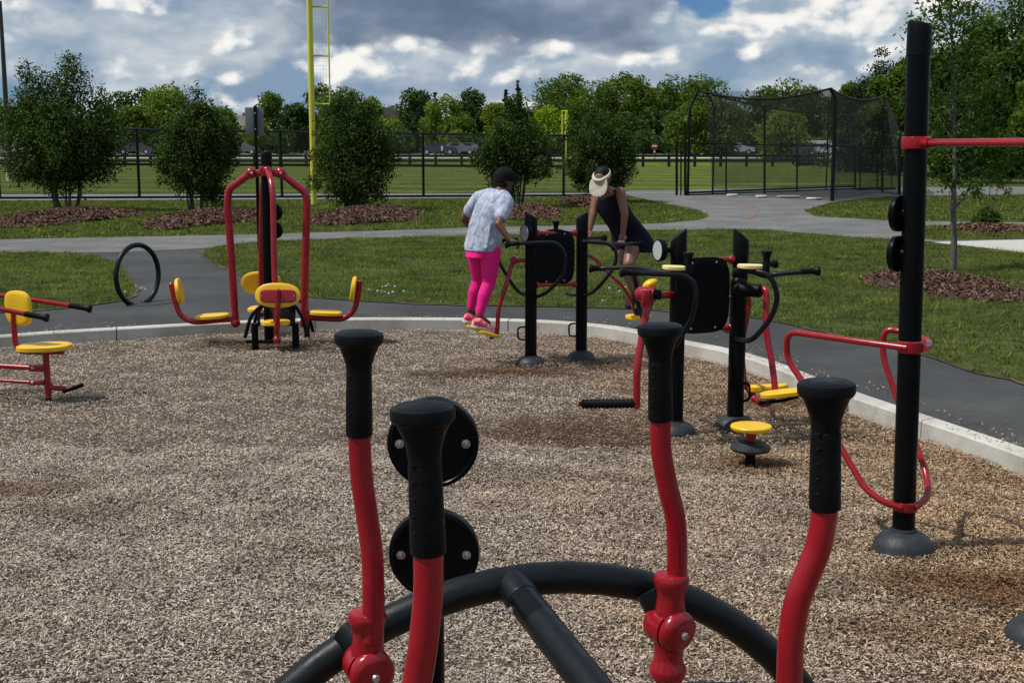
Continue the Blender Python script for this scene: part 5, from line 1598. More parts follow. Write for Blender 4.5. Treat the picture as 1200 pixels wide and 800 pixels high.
# ---------- four-seat swing press
cC = G(316, 401, 0); Yc = cC.y
SC = thing('seat_press_machine', cC, 'black post with four red arms carrying yellow seats, in front of the thin sign post', 'exercise machine')
post(cC, .0535, A(311, 178, Yc).z + .02, SC, .01, (1, 0, 0), lean=(.02, 0))
hz_ = A(311, 201, Yc).z
g = Geo(); pcx = A(311.5, 201, Yc)
g.lathe([(.055, -.05), (.062, -.045), (.066, 0), (.062, .045), (.055, .05)], pcx, seg=24)
g.tube([A(293, 203, Yc), A(330, 203, Yc)], .036, 16); g.tube([pcx - Vector((0, .12, 0)), pcx + Vector((0, .12, 0))], .036, 14)
hubp = g.build('hub', M['red'], SC)
for x in (295, 329):
    g = Geo(); g.lathe([(.012, 0), (.012, .01), (.006, .014)], A(x, 203, Yc - .082), (0, -1, 0), 10); g.build('bolt', M['bolt'], hubp)
disc_pair((A(318, 249, Yc).x, Yc), A(322, 249, Yc).z, A(322, 270, Yc).z, SC, (.45, .8, 0), off=.06)
def seat_arm(pts, name='seat_arm', r=.026, fil=.05):
    g = Geo(); P = [A(*p) for p in pts]; g.tube(P, r, 14, fillet=fil); g.ball(P[0], r * 1.55, 14, (1, .9, 1)); g.ball(P[-1], r * 1.35, 12)
    return g.build(name, M['red'], SC)
la_ = seat_arm([(294, 203, Yc - .03), (268, 222, Yc - .03), (266.5, 238, Yc - .03), (271, 299, Yc - .03), (276, 378, Yc - .03)], r=.037)
ra_ = seat_arm([(329, 203, Yc - .03), (358.5, 226, Yc - .03), (359.5, 240, Yc - .03), (358, 300, Yc - .03), (356.5, 378, Yc - .03)], r=.037)
def seat_l(parent, j, p, seatc, backc, sgn):
    g = Geo(); P = [A(q[0], q[1], Yc - .03) for q in p]; g.tube(catmull(P, 5), .029, 12); g.ball(P[-1], .030, 10); g.lathe([(.03, -.03), (.038, 0), (.03, .03)], A(j[0], j[1], Yc - .04), (0, -1, 0), 14); br = g.build('seat_bracket', M['red'], parent)
    g = Geo(); g.pad(A(seatc[0], seatc[1], Yc - .03), (1, 0, seatc[3]), (0, 1, 0), seatc[2] / F * Yc, .13, .04, 3.4, 36); g.build('seat', M['yellow'], parent)
    n = Vector((1, 0, .12 * sgn)); 
    g = Geo(); g.pad(A(backc[0], backc[1], Yc - .03), (-.15 if sgn > 0 else -.06, 1, 0), (backc[2], 0, 1), .19, .128, .045, 2.6, 36); g.build('backrest', M['yellow'], parent)
seat_l(la_, (273, 373), [(272, 374), (255, 375), (228, 377), (212, 369), (205, 352), (201, 334)], (248.5, 370.5, 19.5, .06), (210.5, 341, -.17), 1)
seat_l(ra_, (360, 372), [(361, 372), (385, 373.5), (402, 373), (414, 364), (419, 350), (421.5, 331)], (382, 366.5, 18.5, -.05), (414.5, 339, .14), -1)
# near arm, towards the viewer
Yn = Yc - .62
na = seat_arm([(313, 200, Yc - .10), (317, 208, Yc - .3), (320, 228, Yc - .42), (321, 300, Yc - .50), (324.5, 398, Yn + .02)], r=.029, fil=.12)
g = Geo(); g.pad(A(325.5, 346, Yn), (1, 0, 0), (0, .18, 1), .215, .118, .045, 2.4, 44); nb = g.build('backrest', M['yellow'], na)
g = Geo(); g.pad(A(326, 347, Yn - .030), (1, 0, 0), (0, .18, 1), .172, .062, .018, 5, 40); g.build('back_plate', M['red'], nb)
for x in (306.5, 345):
    g = Geo(); g.lathe([(.008, 0), (.008, .006)], A(x, 346.5, Yn - .038), (0, -1, 0), 8); g.build('bolt', M['bolt'], nb)
g = Geo(); g.tube([A(325.5, 341, Yn - .055), A(325.5, 372, Yn - .065), A(324.5, 388, Yn - .03), A(324, 392, Yn + .15)], .024, 12, fillet=.06); g.ball(A(325.5, 341, Yn - .055), .024, 12); g.build('seat_bracket', M['red'], na)
g = Geo(); g.pad(A(324, 378, Yn + .16), (1, 0, 0), (0, 1, -.05), .13, .17, .045, 3.2, 36, trap=-.12); g.build('seat', M['yellow'], na)
# far arm
Yf = Yc + .62
fa_ = seat_arm([(311, 200, Yc + .10), (309, 208, Yc + .35), (307, 235, Yc + .5), (306, 300, Yc + .55), (306, 368, Yf)], r=.029, fil=.12)
g = Geo(); g.pad(A(306, 331.5, Yf - .05 + .12), (1, 0, 0), (0, -.15, 1), .212, .122, .045, 2.4, 44); g.build('backrest', M['yellow'], fa_)
g = Geo(); g.pad(A(307, 362, Yf - .12), (1, 0, 0), (0, 1, 0), .14, .16, .045, 3.2, 36); g.build('seat', M['yellow'], fa_)
# foot bars round the base: bent black tubes and tread plates
for (x0, x1, Y0, Y1) in ((296, 297, Yc - .42, Yc + .25), (344, 342, Yc - .38, Yc + .25)):
    sgn = -1 if x0 < 320 else 1
    g = Geo()
    g.tube([Vector((A(x0, 300, Y0).x, Y0, -.03)), Vector((A(x0, 300, Y0).x, Y0, .25))], .034, 12)
    g.build('foot_leg', M['black'], SC)
    g = Geo(); cx = A(x0, 300, Y0).x
    mx_ = cC.x + sgn * .03
    pts_ = [Vector((cx + sgn * .11, Y0 + .05, .10)), Vector((cx + sgn * .05, Y0 + .08, .30)), Vector((cx - sgn * .05, Y0 + .12, .42)), Vector((mx_, Y0 + .25, .45)), Vector((cC.x, Yc, .44))]
    g.tube(catmull(pts_, 6), .018, 10); g.tube(catmull([p + Vector((0, .35, .0)) for p in pts_[:3]] + [Vector((cC.x, Yc + .1, .44))], 6), .018, 10); g.build('foot_bar', M['black'], SC)
    g = Geo(); g.box(Vector(((cx + mx_) / 2, Y0 + .14, .30)), (abs(cx - mx_) * .86, .03, .20), Matrix.Rotation(R(-18), 3, 'X'), .008); g.build('tread_plate', M['grip'], SC)
    g = Geo(); g.tube([Vector((cx, Yc + .32, -.03)), Vector((cx, Yc + .32, .25))], .03, 12); g.build('foot_leg', M['black'], SC)
g = Geo(); g.box(Vector((cC.x, Yc - .40 + .06, .06)), (.34, .05, .03), None, .008); g.build('base_bar', M['black'], SC)

# ---------- seated press at the left edge
yD = G(57, 468, 0).y
cD = G(-75, 462, 0)
SD = thing('chest_press_machine', cD, 'red and yellow seat with two forward handle bars at the left edge', 'exercise machine')
post(cD, .0535, 1.55, SD, .03, (1, 0, 0)); dome(cD, .14, SD)
def Dp(px, py, dy=0): return A(px, py, yD + dy)
def dt(pts, r, name, mat='red', fil=.05, parent=SD, ball=False):
    g = Geo(); g.tube(pts, r, 14, fillet=fil)
    if ball: g.ball(pts[-1], r, 10)
    return g.build(name, M[mat], parent)
sp0 = dt([Vector((Dp(57, 468).x, yD, -.03)), Dp(56.8, 466)], .026, 'foot', 'black')
pp = dt([Dp(57, 465), Dp(53.5, 412)], .025, 'seat_post')
dt([Dp(75, 412), Dp(24, 412), Dp(18, 403), Dp(16, 378), Dp(16, 362)], .022, 'seat_bracket', fil=.06)
g = Geo(); g.pad(Dp(52, 406.5), (1, .05, .02), (0, 1, 0), .205, .165, .045, 2.5, 44, dish=.1); g.build('seat', M['yellow'], SD)
g = Geo(); g.pad(Dp(21.5, 361), (.85, -.52, 0), (-.05, 0, 1), .145, .135, .045, 3.0, 44); g.build('backrest', M['yellow'], SD)
for yy, r in ((431, .021), (448, .014)):
    q = Vector((cD.x, cD.y, Dp(0, yy - 2).z))
    dt([q, Dp(38, yy), Dp(52, yy)], r, 'link_bar', fil=.02)
    g = Geo(); g.box(Dp(44, yy), (.12, .055, .055 if yy < 440 else .04), None, .012); lk = g.build('link_plate', M['red'], SD)
    g = Geo(); g.lathe([(.012, 0), (.012, .006), (.007, .01)], Dp(38, yy, -.03), (0, -1, 0), 10); g.build('bolt', M['bolt'], lk)
dt([Dp(57, 454), Dp(77, 455)], .019, 'foot_arm')
g = Geo(); g.tube([Dp(57, 446), Dp(62, 454)], .014, 8); g.build('gusset', M['red'], SD)
fg = Geo(); fg.lathe([(.012, 0), (.0155, .004), (.0155, .165), (.012, .17)], Dp(74, 459, -.02), Dp(98, 450.5) - Dp(74, 459), 14); fg.build('foot_grip', M['grip'], SD)
# two forward handle bars
h1_ = dt([Vector((cD.x, cD.y + .25, Dp(-20, 343).z)), Dp(-10, 345, .28), Dp(38, 351.5, .28), Dp(84, 358.5, .28)], .019, 'handle_bar')
end_grip(Dp(106.5, 362, .28), Dp(106.5, 362, .28) - Dp(82, 358, .28), h1_, L=.175, r=.0225, capr=.034)
h2_ = dt([Vector((cD.x, cD.y - .25, Dp(-20, 357).z)), Dp(-10, 360, -.28), Dp(30, 368, -.28)], .019, 'handle_bar')
end_grip(Dp(56, 372.5, -.28), Dp(56, 372.5, -.28) - Dp(30, 368, -.28), h2_, L=.175, r=.0225, capr=.034)

# ---------- bike hoop
h0 = G(150, 358, ZL); h1 = G(179, 353.5, ZL)
hc = (h0 + h1) / 2; 
Yh = hc.y
T = thing('bike_hoop', hc, 'round black steel bike hoop standing on the asphalt path', 'bike rack')
cc = A(161.3, 322.5, Yh); rad = 35.5 / F * Yh
ang = math.atan2(cc.y, cc.x) - math.asin(24.0 / 35.5)
uu = Vector((math.cos(ang), math.sin(ang), 0))
pts = []
a0 = math.asin(min(1, (cc.z - ZL) / rad)) 
for i in range(61):
    a = -a0 + (PI + 2 * a0) * i / 60
    pts.append(cc + uu * rad * math.cos(a) + Vector((0, 0, rad * math.sin(a))))
g = Geo(); g.tube(pts, .030, 16); g.build('hoop', M['ring'], T)
for p in (pts[0], pts[-1]):
    g = Geo(); g.lathe([(.07, 0), (.07, .006), (.066, .008)], (p.x, p.y, ZL + .004), seg=20); g.build('foot_flange', M['ring'], T)

# ------------------------------------------------------------------ people
def fuse(g, name, mat, parent, voxel=0.008, smooth=6, label=None):
    me = bpy.data.meshes.new('tmp'); me.from_pydata([tuple(p) for p in g.v], [], g.f); me.update()
    ob = bpy.data.objects.new('tmp', me); col.objects.link(ob)
    m = ob.modifiers.new('r', 'REMESH'); m.mode = 'VOXEL'; m.voxel_size = voxel; m.use_smooth_shade = True
    s = ob.modifiers.new('s', 'SMOOTH'); s.iterations = smooth; s.factor = 0.5
    dg = bpy.context.evaluated_depsgraph_get(); dg.update()
    nm = bpy.data.meshes.new_from_object(ob.evaluated_get(dg))
    bpy.data.objects.remove(ob); bpy.data.meshes.remove(me)
    org = root_of(parent).location
    nm.transform(Matrix.Translation(-org))
    nm.materials.clear(); nm.materials.append(mat); nm.name = name
    o = bpy.data.objects.new(name, nm); col.objects.link(o); o.parent = parent
    if label: o['label'] = label
    return o
def limb(g, pts, radii, seg=14):
    P = [Vector(p) for p in pts]
    # subdivide
    Q = []; RR = []
    for i in range(len(P) - 1):
        for k in range(5):
            t_ = k / 5; Q.append(P[i].lerp(P[i + 1], t_)); RR.append(radii[i] * (1 - t_) + radii[i + 1] * t_)
    Q.append(P[-1]); RR.append(radii[-1])
    g.tube(Q, RR, seg)
    for p, r in zip(P, radii): g.ball(p, r * .985, 12)
def eloft(g, secs, seg=24):
    """secs: (centre, side vector, front vector, half width, half depth)"""
    rings = []
    for c, sdv, fv, a, b in secs:
        c = Vector(c)
        rings.append([c + Vector(sdv).normalized() * a * math.cos(2 * PI * j / seg) + Vector(fv).normalized() * b * math.sin(2 * PI * j / seg) for j in range(seg)])
    g.rings(rings)
def hand(g, wrist, d, palm_n, grip_at, thumb_side, s=1.0):
    """wrist point, direction to the knuckles, palm normal (towards the bar), curled fingers round the bar"""
    d = Vector(d).normalized(); n = Vector(palm_n); n = (n - d * n.dot(d)).normalized(); w = d.cross(n).normalized() * thumb_side
    kn = Vector(wrist) + d * .075 * s
    limb(g, [wrist, Vector(wrist) + d * .03 * s], [.023 * s, .026 * s], 10)
    g.pad(Vector(wrist) + d * .045 * s, w, d, .038 * s, .045 * s, .028 * s, 3, 20)
    for i, (off, ln) in enumerate(((.029, .92), (.010, 1.0), (-.009, .95), (-.028, .78))):
        b = kn + w * off * s
        p1 = b + (d * .8 + n * .5).normalized() * .034 * ln * s
        p2 = p1 + (n * 1.0 - d * .15).normalized() * .026 * ln * s
        p3 = p2 + (n * .3 - d * 1.0).normalized() * .022 * ln * s
        limb(g, [b - d * .01, p1, p2, p3], [.0098 * s, .0092 * s, .0086 * s, .0078 * s], 8)
    tb = Vector(wrist) + d * .022 * s + w * .030 * s
    t1 = tb + (w * .6 + d * .6 + n * .5).normalized() * .034 * s
    t2 = t1 + (n * .9 + d * .4 - w * .5).normalized() * .028 * s
    limb(g, [tb - w * .012, tb, t1, t2], [.012 * s, .0115 * s, .0105 * s, .009 * s], 8)
def head(g, c, f, r=.098):
    """skull, jaw, nose, ears. f = facing direction"""
    f = Vector(f).normalized(); s = f.cross(Vector((0, 0, 1))).normalized(); u = s.cross(f)
    m = Matrix((s, f, u)).transposed()
    g.ball(c, r, 20, (.80, .98, 1.0), m)
    g.ball(c + f * .022 - u * .055, r * .72, 16, (.80, .85, .95), m)
    g.tube([c + f * (r * .93) + u * .012, c + f * (r * 1.14) - u * .018, c + f * (r * .95) - u * .030], [.008, .013, .010], 8)
    g.ball(c + f * (r * .88) - u * .054, .016, 10, (1.3, .6, .6), m)
    for q in (-1, 1):
        g.ball(c + s * q * r * .80 - u * .012 - f * .008, .024, 10, (.35, .65, 1.1), m)
    return s, u, m

# ---- person in pink leggings
f = Vector((.80, .60, 0)).normalized(); rt = Vector((f.y, -f.x, 0)); up = Vector((0, 0, 1))
D0 = 11.45
W1 = thing('person', Vector((A(565, 392, 11.45).x, 11.45, 0)), 'person in marbled blue shirt, magenta leggings and black cap, seen from behind', 'person')
pel = A(566, 287, 11.45); waist = A(568, 268, 11.47); chest = A(576, 246, 11.50); sho = A(582, 232, 11.54); nck = A(586, 224, 11.57); hd = A(591, 210, 11.62)
lean = (nck - pel).normalized(); fr = (f - lean * f.dot(lean)).normalized()
rs_, ls_ = A(593, 238, 11.40), A(562, 233, 11.70)
sdir = (rs_ - ls_).normalized()
re, rw = A(584, 263, 11.18), A(597, 281, 11.14)
le, lw = A(543.5, 256, 11.78), A(562, 278, 11.88)
rh, lh = A(575, 292, 11.38), A(559, 290, 11.54)
rk, lk = A(573, 332, 11.40), A(561, 329, 11.62)
ra, la = A(561, 371, 11.34), A(551, 364, 11.62)
g = Geo()
eloft(g, [(pel - lean * .10, rt, f, .14, .11), (pel, rt, f, .165, .12), (waist, (rt + sdir) * .5, fr, .135, .10), (chest, sdir, fr, .155, .11), (sho, sdir, fr, .16, .09), (nck, sdir, fr, .06, .055)])
limb(g, [sho, nck, hd - Vector((0, 0, .04))], [.08, .052, .05])
limb(g, [rs_, re, rw], [.050, .037, .024]); limb(g, [ls_, le, lw], [.050, .037, .024])
limb(g, [rh, rk, ra], [.085, .055, .034]); limb(g, [lh, lk, la], [.085, .055, .034])
limb(g, [ra, ra + f * .10 - up * .07], [.034, .03]); limb(g, [la, la + f * .10 - up * .07], [.034, .03])
s_, u_, m_ = head(g, hd, f + Vector((0, 0, -.12)))
hand(g, rw, Vector((.9, .1, -.35)), Vector((.1, .2, -1)), None, 1)
hand(g, lw, Vector((.9, .1, -.25)), Vector((.1, -.2, -1)), None, -1)
fuse(g, 'body', M['skindark'], W1, .0075, 4)
# cap
g = Geo()
mm = m_
rings = []
for i in range(9):
    ph = PI / 2 * i / 8
    rings.append([hd + u_ * .012 + mm @ Vector((math.cos(2 * PI * j / 24) * .090 * math.cos(ph) + 0, math.sin(2 * PI * j / 24) * .108 * math.cos(ph) - .002, math.sin(ph) * .098)) for j in range(24)])
base_r = [p - u_ * .03 for p in rings[0]]
g.rings([base_r] + rings, True, True); cp = g.build('cap', M['capcloth'], W1)
g = Geo(); fh = (f - up * .15).normalized()
g.pad(hd + f * .125 - u_ * .002, s_, fh, .062, .065, .008, 2.3, 24); g.build('cap_brim', M['capcloth'], cp)
# short hair at the nape
g = Geo(); g.ball(hd - f * .035 - u_ * .045, .078, 16, (.95, .8, .8), mm); g.build('hair', M['hair'], W1)
# shirt
g = Geo()
hemc = pel - lean * .03 - up * .01
eloft(g, [(hemc - up * .012, rt, f, .186, .146), (pel + lean * .03, rt, f, .190, .146), (waist, (rt + sdir) * .5, fr, .172, .133), (chest, sdir, fr, .178, .132), (sho - lean * .02, sdir, fr, .178, .112), (sho + lean * .03, sdir, fr, .12, .085), (nck, sdir, fr, .066, .062)])
limb(g, [sho + sdir * .08, rs_, rs_.lerp(re, .62)], [.085, .075, .066]); limb(g, [sho - sdir * .08, ls_, ls_.lerp(le, .6)], [.085, .075, .066])
# folds
for k in range(7):
    a = 2 * PI * k / 7 + .4
    o_ = (rt * math.cos(a) * .172 + f * math.sin(a) * .132)
    g.tube([hemc + up * .015 + o_ * 1.04, waist + o_ * .97 + rt * .01, chest + o_ * .85], [.016, .012, .005], 8)
g2_ = fuse(g, 'shirt', M['shirt'], W1, .009, 5)
# leggings
g = Geo()
eloft(g, [(pel - lean * .12, rt, f, .135, .118), (pel - lean * .02, rt, f, .172, .132), (pel + lean * .08, rt, f, .165, .12)])
limb(g, [rh, rh.lerp(rk, .5), rk, rk.lerp(ra, .35) - f * .012, ra.lerp(rk, .10)], [.098, .084, .062, .060, .040])
limb(g, [lh, lh.lerp(lk, .5), lk, lk.lerp(la, .35) - f * .012, la.lerp(lk, .10)], [.098, .084, .062, .060, .040])
fuse(g, 'leggings', M['pink'], W1, .008, 4)
def shoe(heel, toe, parent, mat, name='shoe', w=.043):
    d = (toe - heel).normalized(); sd = d.cross(up).normalized(); uu_ = sd.cross(d)
    g = Geo()
    secs = []
    for (t_, hw, hh, zz) in ((0, .026, .028, .035), (.08, .034, .045, .040), (.28, .035, .052, .045), (.5, .037, .040, .034), (.72, .043, .030, .024), (.9, .038, .024, .018), (1.0, .020, .014, .013)):
        secs.append((heel.lerp(toe, t_) + uu_ * zz, sd, uu_, hw * w / .043, hh))
    eloft(g, secs, 18)
    s_ = g.build(name, M[mat], parent, 60)
    g = Geo()
    rings = []
    for (zz, k) in ((-.014, .94), (-.010, 1), (.008, 1.0), (.014, .96)):
        rings.append([heel.lerp(toe, .5) + uu_ * zz + d * math.cos(2 * PI * j / 28) * (toe - heel).length * .54 * k + sd * math.copysign(abs(math.sin(2 * PI * j / 28)) ** .8, math.sin(2 * PI * j / 28)) * w * k for j in range(28)])
    g.rings(rings); g.build('sole', M['visor'] if mat == 'pinkshoe' else M['darkshoe'], s_)
    return s_
shoe(A(553, 382, 11.30), A(580, 389, 11.38), W1, 'pinkshoe', w=.048)
shoe(A(543, 376, 11.60), A(566, 383, 11.66), W1, 'pinkshoe', w=.046)

# ---- person with the visor
f = Vector((-.62, -.78, 0)).normalized(); rt = Vector((f.y, -f.x, 0))
W2 = thing('person', Vector((A(748, 375, 13.05).x, 13.05, 0)), 'person in sleeveless navy dress and pale visor, leaning forward', 'person')
pel = A(739, 274, 13.12); waist = A(727, 258, 13.02); chest = A(716, 240, 12.90); sho = A(713, 228, 12.82); nck = A(709, 222, 12.76); hd = A(706, 209, 12.68)
lean = (nck - pel).normalized(); fr = (f - lean * f.dot(lean)).normalized()
rs_, ls_ = A(699, 229, 12.98), A(727, 225, 12.72); sdir = (rs_ - ls_).normalized()
re, rw = A(695, 252, 12.90), A(691, 270, 12.86)
le, lw = A(732, 251, 12.66), A(730, 274, 12.66)
rh, lh = A(733, 281, 13.18), A(744, 281, 13.06)
rk, lk = A(731, 306, 12.98), A(737, 309, 12.84)
ra, la = A(744, 345, 13.22), A(753, 355, 13.10)
g = Geo()
eloft(g, [(pel - lean * .10, rt, f, .14, .11), (pel, rt, f, .16, .12), (waist, (rt + sdir) * .5, fr, .125, .10), (chest, sdir, fr, .15, .11), (sho, sdir, fr, .15, .08), (nck, sdir, fr, .055, .05)])
limb(g, [sho, nck, hd - up * .04], [.075, .05, .048])
limb(g, [rs_, re, rw], [.052, .040, .026]); limb(g, [ls_, le, lw], [.052, .040, .026])
limb(g, [rh, rk, rk.lerp(ra, .35), ra], [.094, .060, .060, .034]); limb(g, [lh, lk, lk.lerp(la, .35), la], [.094, .060, .060, .034])
fd = (Vector((-.42, -.72, 0)) + Vector((0, 0, -.60))).normalized()
s_, u_, m_ = head(g, hd, fd)
hand(g, rw, Vector((-.1, -.25, -.9)), Vector((-.5, -.6, -.1)), None, 1)
hand(g, lw, Vector((-.1, -.15, -.9)), Vector((-.4, -.7, -.1)), None, -1)
fuse(g, 'body', M['skinbrown'], W2, .0075, 4)
# hair
g = Geo(); g.ball(hd - fd * .022 + u_ * .012, .103, 18, (.86, .92, .98), m_); g.ball(hd - fd * .09 - u_ * .03, .05, 12); hr_ = g.build('hair', M['hair'], W2)
# visor: band and brim
g = Geo()
rings = []
for (zz, k) in ((-.016, 1.0), (-.014, 1.03), (.018, 1.03), (.020, 1.0)):
    rings.append([hd + u_ * (.035 + zz) + m_ @ Vector((math.cos(2 * PI * j / 28) * .088 * k, math.sin(2 * PI * j / 28) * .106 * k, 0)) for j in range(28)])
g.rings(rings)
g.pad(hd + fd * .118 - u_ * .008, s_, (fd - u_ * .95).normalized(), .098, .100, .010, 2.4, 28)
g.build('visor', M['visor'], W2)
# dress
g = Geo()
eloft(g, [(pel - up * .18 + Vector((.055, .03, 0)), rt, f, .265, .205), (pel - up * .10 + Vector((.03, .01, 0)), rt, f, .240, .185), (pel, rt, f, .212, .165), (waist, (rt + sdir) * .5, fr, .160, .132), (chest, sdir, fr, .182, .142), (sho - lean * .02, sdir, fr, .155, .112), (sho + lean * .022, sdir, fr, .135, .088), (sho + lean * .03, sdir, fr, .10, .07)])
for q in (-1, 1): limb(g, [chest + sdir * .10 * q + fr * .07, sho + sdir * .105 * q + lean * .02, chest + sdir * .11 * q - fr * .06], [.034, .032, .034], 10)
for k in range(9):
    a = 2 * PI * k / 9
    o_ = (rt * math.cos(a) * .225 + f * math.sin(a) * .175)
    g.tube([pel - up * .165 + Vector((.055, .03, 0)) + o_ * 1.03, pel + o_ * .80], [.022, .006], 8)
fuse(g, 'dress', M['navy'], W2, .009, 5)
shoe(A(742, 353, 13.26), A(735, 361, 13.10), W2, 'darkshoe'); shoe(A(753, 363, 13.12), A(746, 369, 12.97), W2, 'darkshoe')

# ------------------------------------------------------------------ sky, sun, camera
SUN_EL = R(59); SH = R(10)      # shadows point along +X turned 14 degrees away from the viewer
w = bpy.data.worlds.new('World'); scene.world = w; w.use_nodes = True
nt = w.node_tree; nt.nodes.clear()
out = nt.nodes.new('ShaderNodeOutputWorld'); bg = nt.nodes.new('ShaderNodeBackground')
nt.links.new(bg.outputs[0], out.inputs['Surface'])
sky = nt.nodes.new('ShaderNodeTexSky'); sky.sky_type = 'NISHITA'; sky.sun_disc = False
sky.sun_elevation = SUN_EL
sun_vec = Vector((-math.cos(SH) * math.cos(SUN_EL), -math.sin(SH) * math.cos(SUN_EL), math.sin(SUN_EL)))
sky.sun_rotation = math.atan2(sun_vec.x, sun_vec.y)
sky.air_density = 1.0; sky.dust_density = 0.6; sky.ozone_density = 1.6
tc = nt.nodes.new('ShaderNodeTexCoord')
sepw = nt.nodes.new('ShaderNodeSeparateXYZ'); nt.links.new(tc.outputs['Generated'], sepw.inputs[0])
az = math_(nt, 'ARCTAN2', sepw.outputs[0], sepw.outputs[1])
el = math_(nt, 'ARCSINE', sepw.outputs[2])
def cvec(sx_, sy_, ox=0.0, oy=0.0, dx=None, dy=None):
    c = nt.nodes.new('ShaderNodeCombineXYZ')
    nt.links.new(math_(nt, 'MULTIPLY_ADD', az, sx_, ox), c.inputs[0])
    nt.links.new(math_(nt, 'MULTIPLY_ADD', el, sy_, oy), c.inputs[1])
    return c.outputs[0]
def wn(vec, scale, detail, rough, dist=0.0):
    n = noise(nt, vec, scale, detail, rough); n.noise_dimensions = '2D'; n.inputs['Distortion'].default_value = dist
    return n.outputs[0]
def sstep(x, a, b, lo=0.0, hi=1.0):
    m = nt.nodes.new('ShaderNodeMapRange'); m.interpolation_type = 'SMOOTHSTEP'
    m.inputs['From Min'].default_value = a; m.inputs['From Max'].default_value = b
    m.inputs['To Min'].default_value = lo; m.inputs['To Max'].default_value = hi
    if isinstance(x, (int, float)): m.inputs['Value'].default_value = x
    else: nt.links.new(x, m.inputs['Value'])
    return m.outputs[0]
def bump2(cx, cy, rx, ry):
    """soft bump in the sky round azimuth/elevation given as picture columns/rows"""
    a = math_(nt, 'DIVIDE', math_(nt, 'SUBTRACT', az, (cx - 600) / F), rx / F)
    b = math_(nt, 'DIVIDE', math_(nt, 'SUBTRACT', el, (172 - cy) / F), ry / F)
    d = math_(nt, 'ADD', math_(nt, 'MULTIPLY', a, a), math_(nt, 'MULTIPLY', b, b))
    return math_(nt, 'EXPONENT', math_(nt, 'MULTIPLY', d, -1.0))
OX, OY = 3.37, 1.9
def vor(vec, scale, detail, rough):
    n = nt.nodes.new('ShaderNodeTexVoronoi')
    n.feature = 'F1'; n.voronoi_dimensions = '2D'
    n.inputs['Scale'].default_value = scale; n.inputs['Detail'].default_value = detail
    n.inputs['Roughness'].default_value = rough
    nt.links.new(vec, n.inputs['Vector'])
    return n.outputs['Distance']
def warp(vec, amt):
    n = noise(nt, vec, 14, 4, 0.55); n.noise_dimensions = '2D'
    v = nt.nodes.new('ShaderNodeVectorMath'); v.operation = 'MULTIPLY_ADD'
    nt.links.new(n.outputs['Color'], v.inputs[0]); v.inputs[1].default_value = (amt, amt, 0); nt.links.new(vec, v.inputs[2])
    return v.outputs[0]
def cloudfield(ox, oy):
    v = cvec(1, 1.55, OX + ox, OY + oy)
    wv = warp(v, 0.035)
    big = wn(v, 9.0, 7, 0.52)
    puff = math_(nt, 'SUBTRACT', 1.0, vor(wv, 17, 2.0, 0.5))
    return big, puff, math_(nt, 'ADD', math_(nt, 'MULTIPLY', big, 1.15), math_(nt, 'MULTIPLY', puff, 0.24))
big, puff, q = cloudfield(0, 0)
bigs, puffs, qs = cloudfield(-0.006, 0.014)     # the same clouds sampled a little towards the sun
v1 = cvec(1, 1.9, OX, OY)
det = wn(v1, 24, 8, 0.55, 0.0)
soft = wn(cvec(1, 2.4, 9.1, 4.2), 9, 6, 0.5)
# where white heaps stand, where the sky opens
heap = math_(nt, 'MULTIPLY', bump2(900, 28, 80, 27), 0.26)
for (cx, cy, rx, ry, k) in ((1040, 25, 60, 34, .20), (985, 88, 60, 12, .16), (250, 92, 90, 14, .12), (560, 78, 60, 14, .16), (330, 60, 40, 14, .12), (700, 64, 95, 17, .24), (440, 62, 80, 22, .20), (430, 95, 60, 20, .20), (160, 14, 34, 24, .24), (215, 38, 30, 12, .10), (75, 62, 40, 12, .07), (600, 92, 120, 12, .06), (870, 75, 24, 10, .10)):
    heap = math_(nt, 'ADD', heap, math_(nt, 'MULTIPLY', bump2(cx, cy, rx, ry), k))
gap = math_(nt, 'ADD', math_(nt, 'MULTIPLY', bump2(815, 8, 60, 32), 1.2), math_(nt, 'MULTIPLY', bump2(1150, -4, 46, 30), 1.1))
gap = math_(nt, 'ADD', gap, math_(nt, 'MULTIPLY', bump2(845, 68, 34, 10), 0.65))
gap = math_(nt, 'ADD', gap, math_(nt, 'MULTIPLY', bump2(30, 112, 120, 12), 0.35))
qq = math_(nt, 'ADD', q, heap)
white = sstep(qq, 0.67, 0.83)
rim = math_(nt, 'MULTIPLY', math_(nt, 'SUBTRACT', q, qs), 3.2)
light = math_(nt, 'ADD', math_(nt, 'ADD', rim, 0.38), math_(nt, 'MULTIPLY', math_(nt, 'SUBTRACT', puff, 0.62), 0.55))
light = math_(nt, 'ADD', light, math_(nt, 'MULTIPLY', heap, 2.4))
lr = nt.nodes.new('ShaderNodeValToRGB')
els = lr.color_ramp.elements
K = 0.1
st = [(0.12, (3.5, 4.5, 5.6)), (0.36, (5.0, 5.8, 6.6)), (0.54, (7.4, 7.8, 8.1)), (0.72, (9.4, 9.4, 9.2)), (0.95, (10.6, 10.3, 9.8))]
while len(els) < len(st): els.new(.5)
for e, (p, c) in zip(els, st): e.position = p; e.color = (c[0] * K, c[1] * K, c[2] * K, 1)
nt.links.new(light, lr.inputs['Fac'])
heapc = mixc(nt, 1.0, lr.outputs[0], (1 / K,) * 3, 'MULTIPLY')
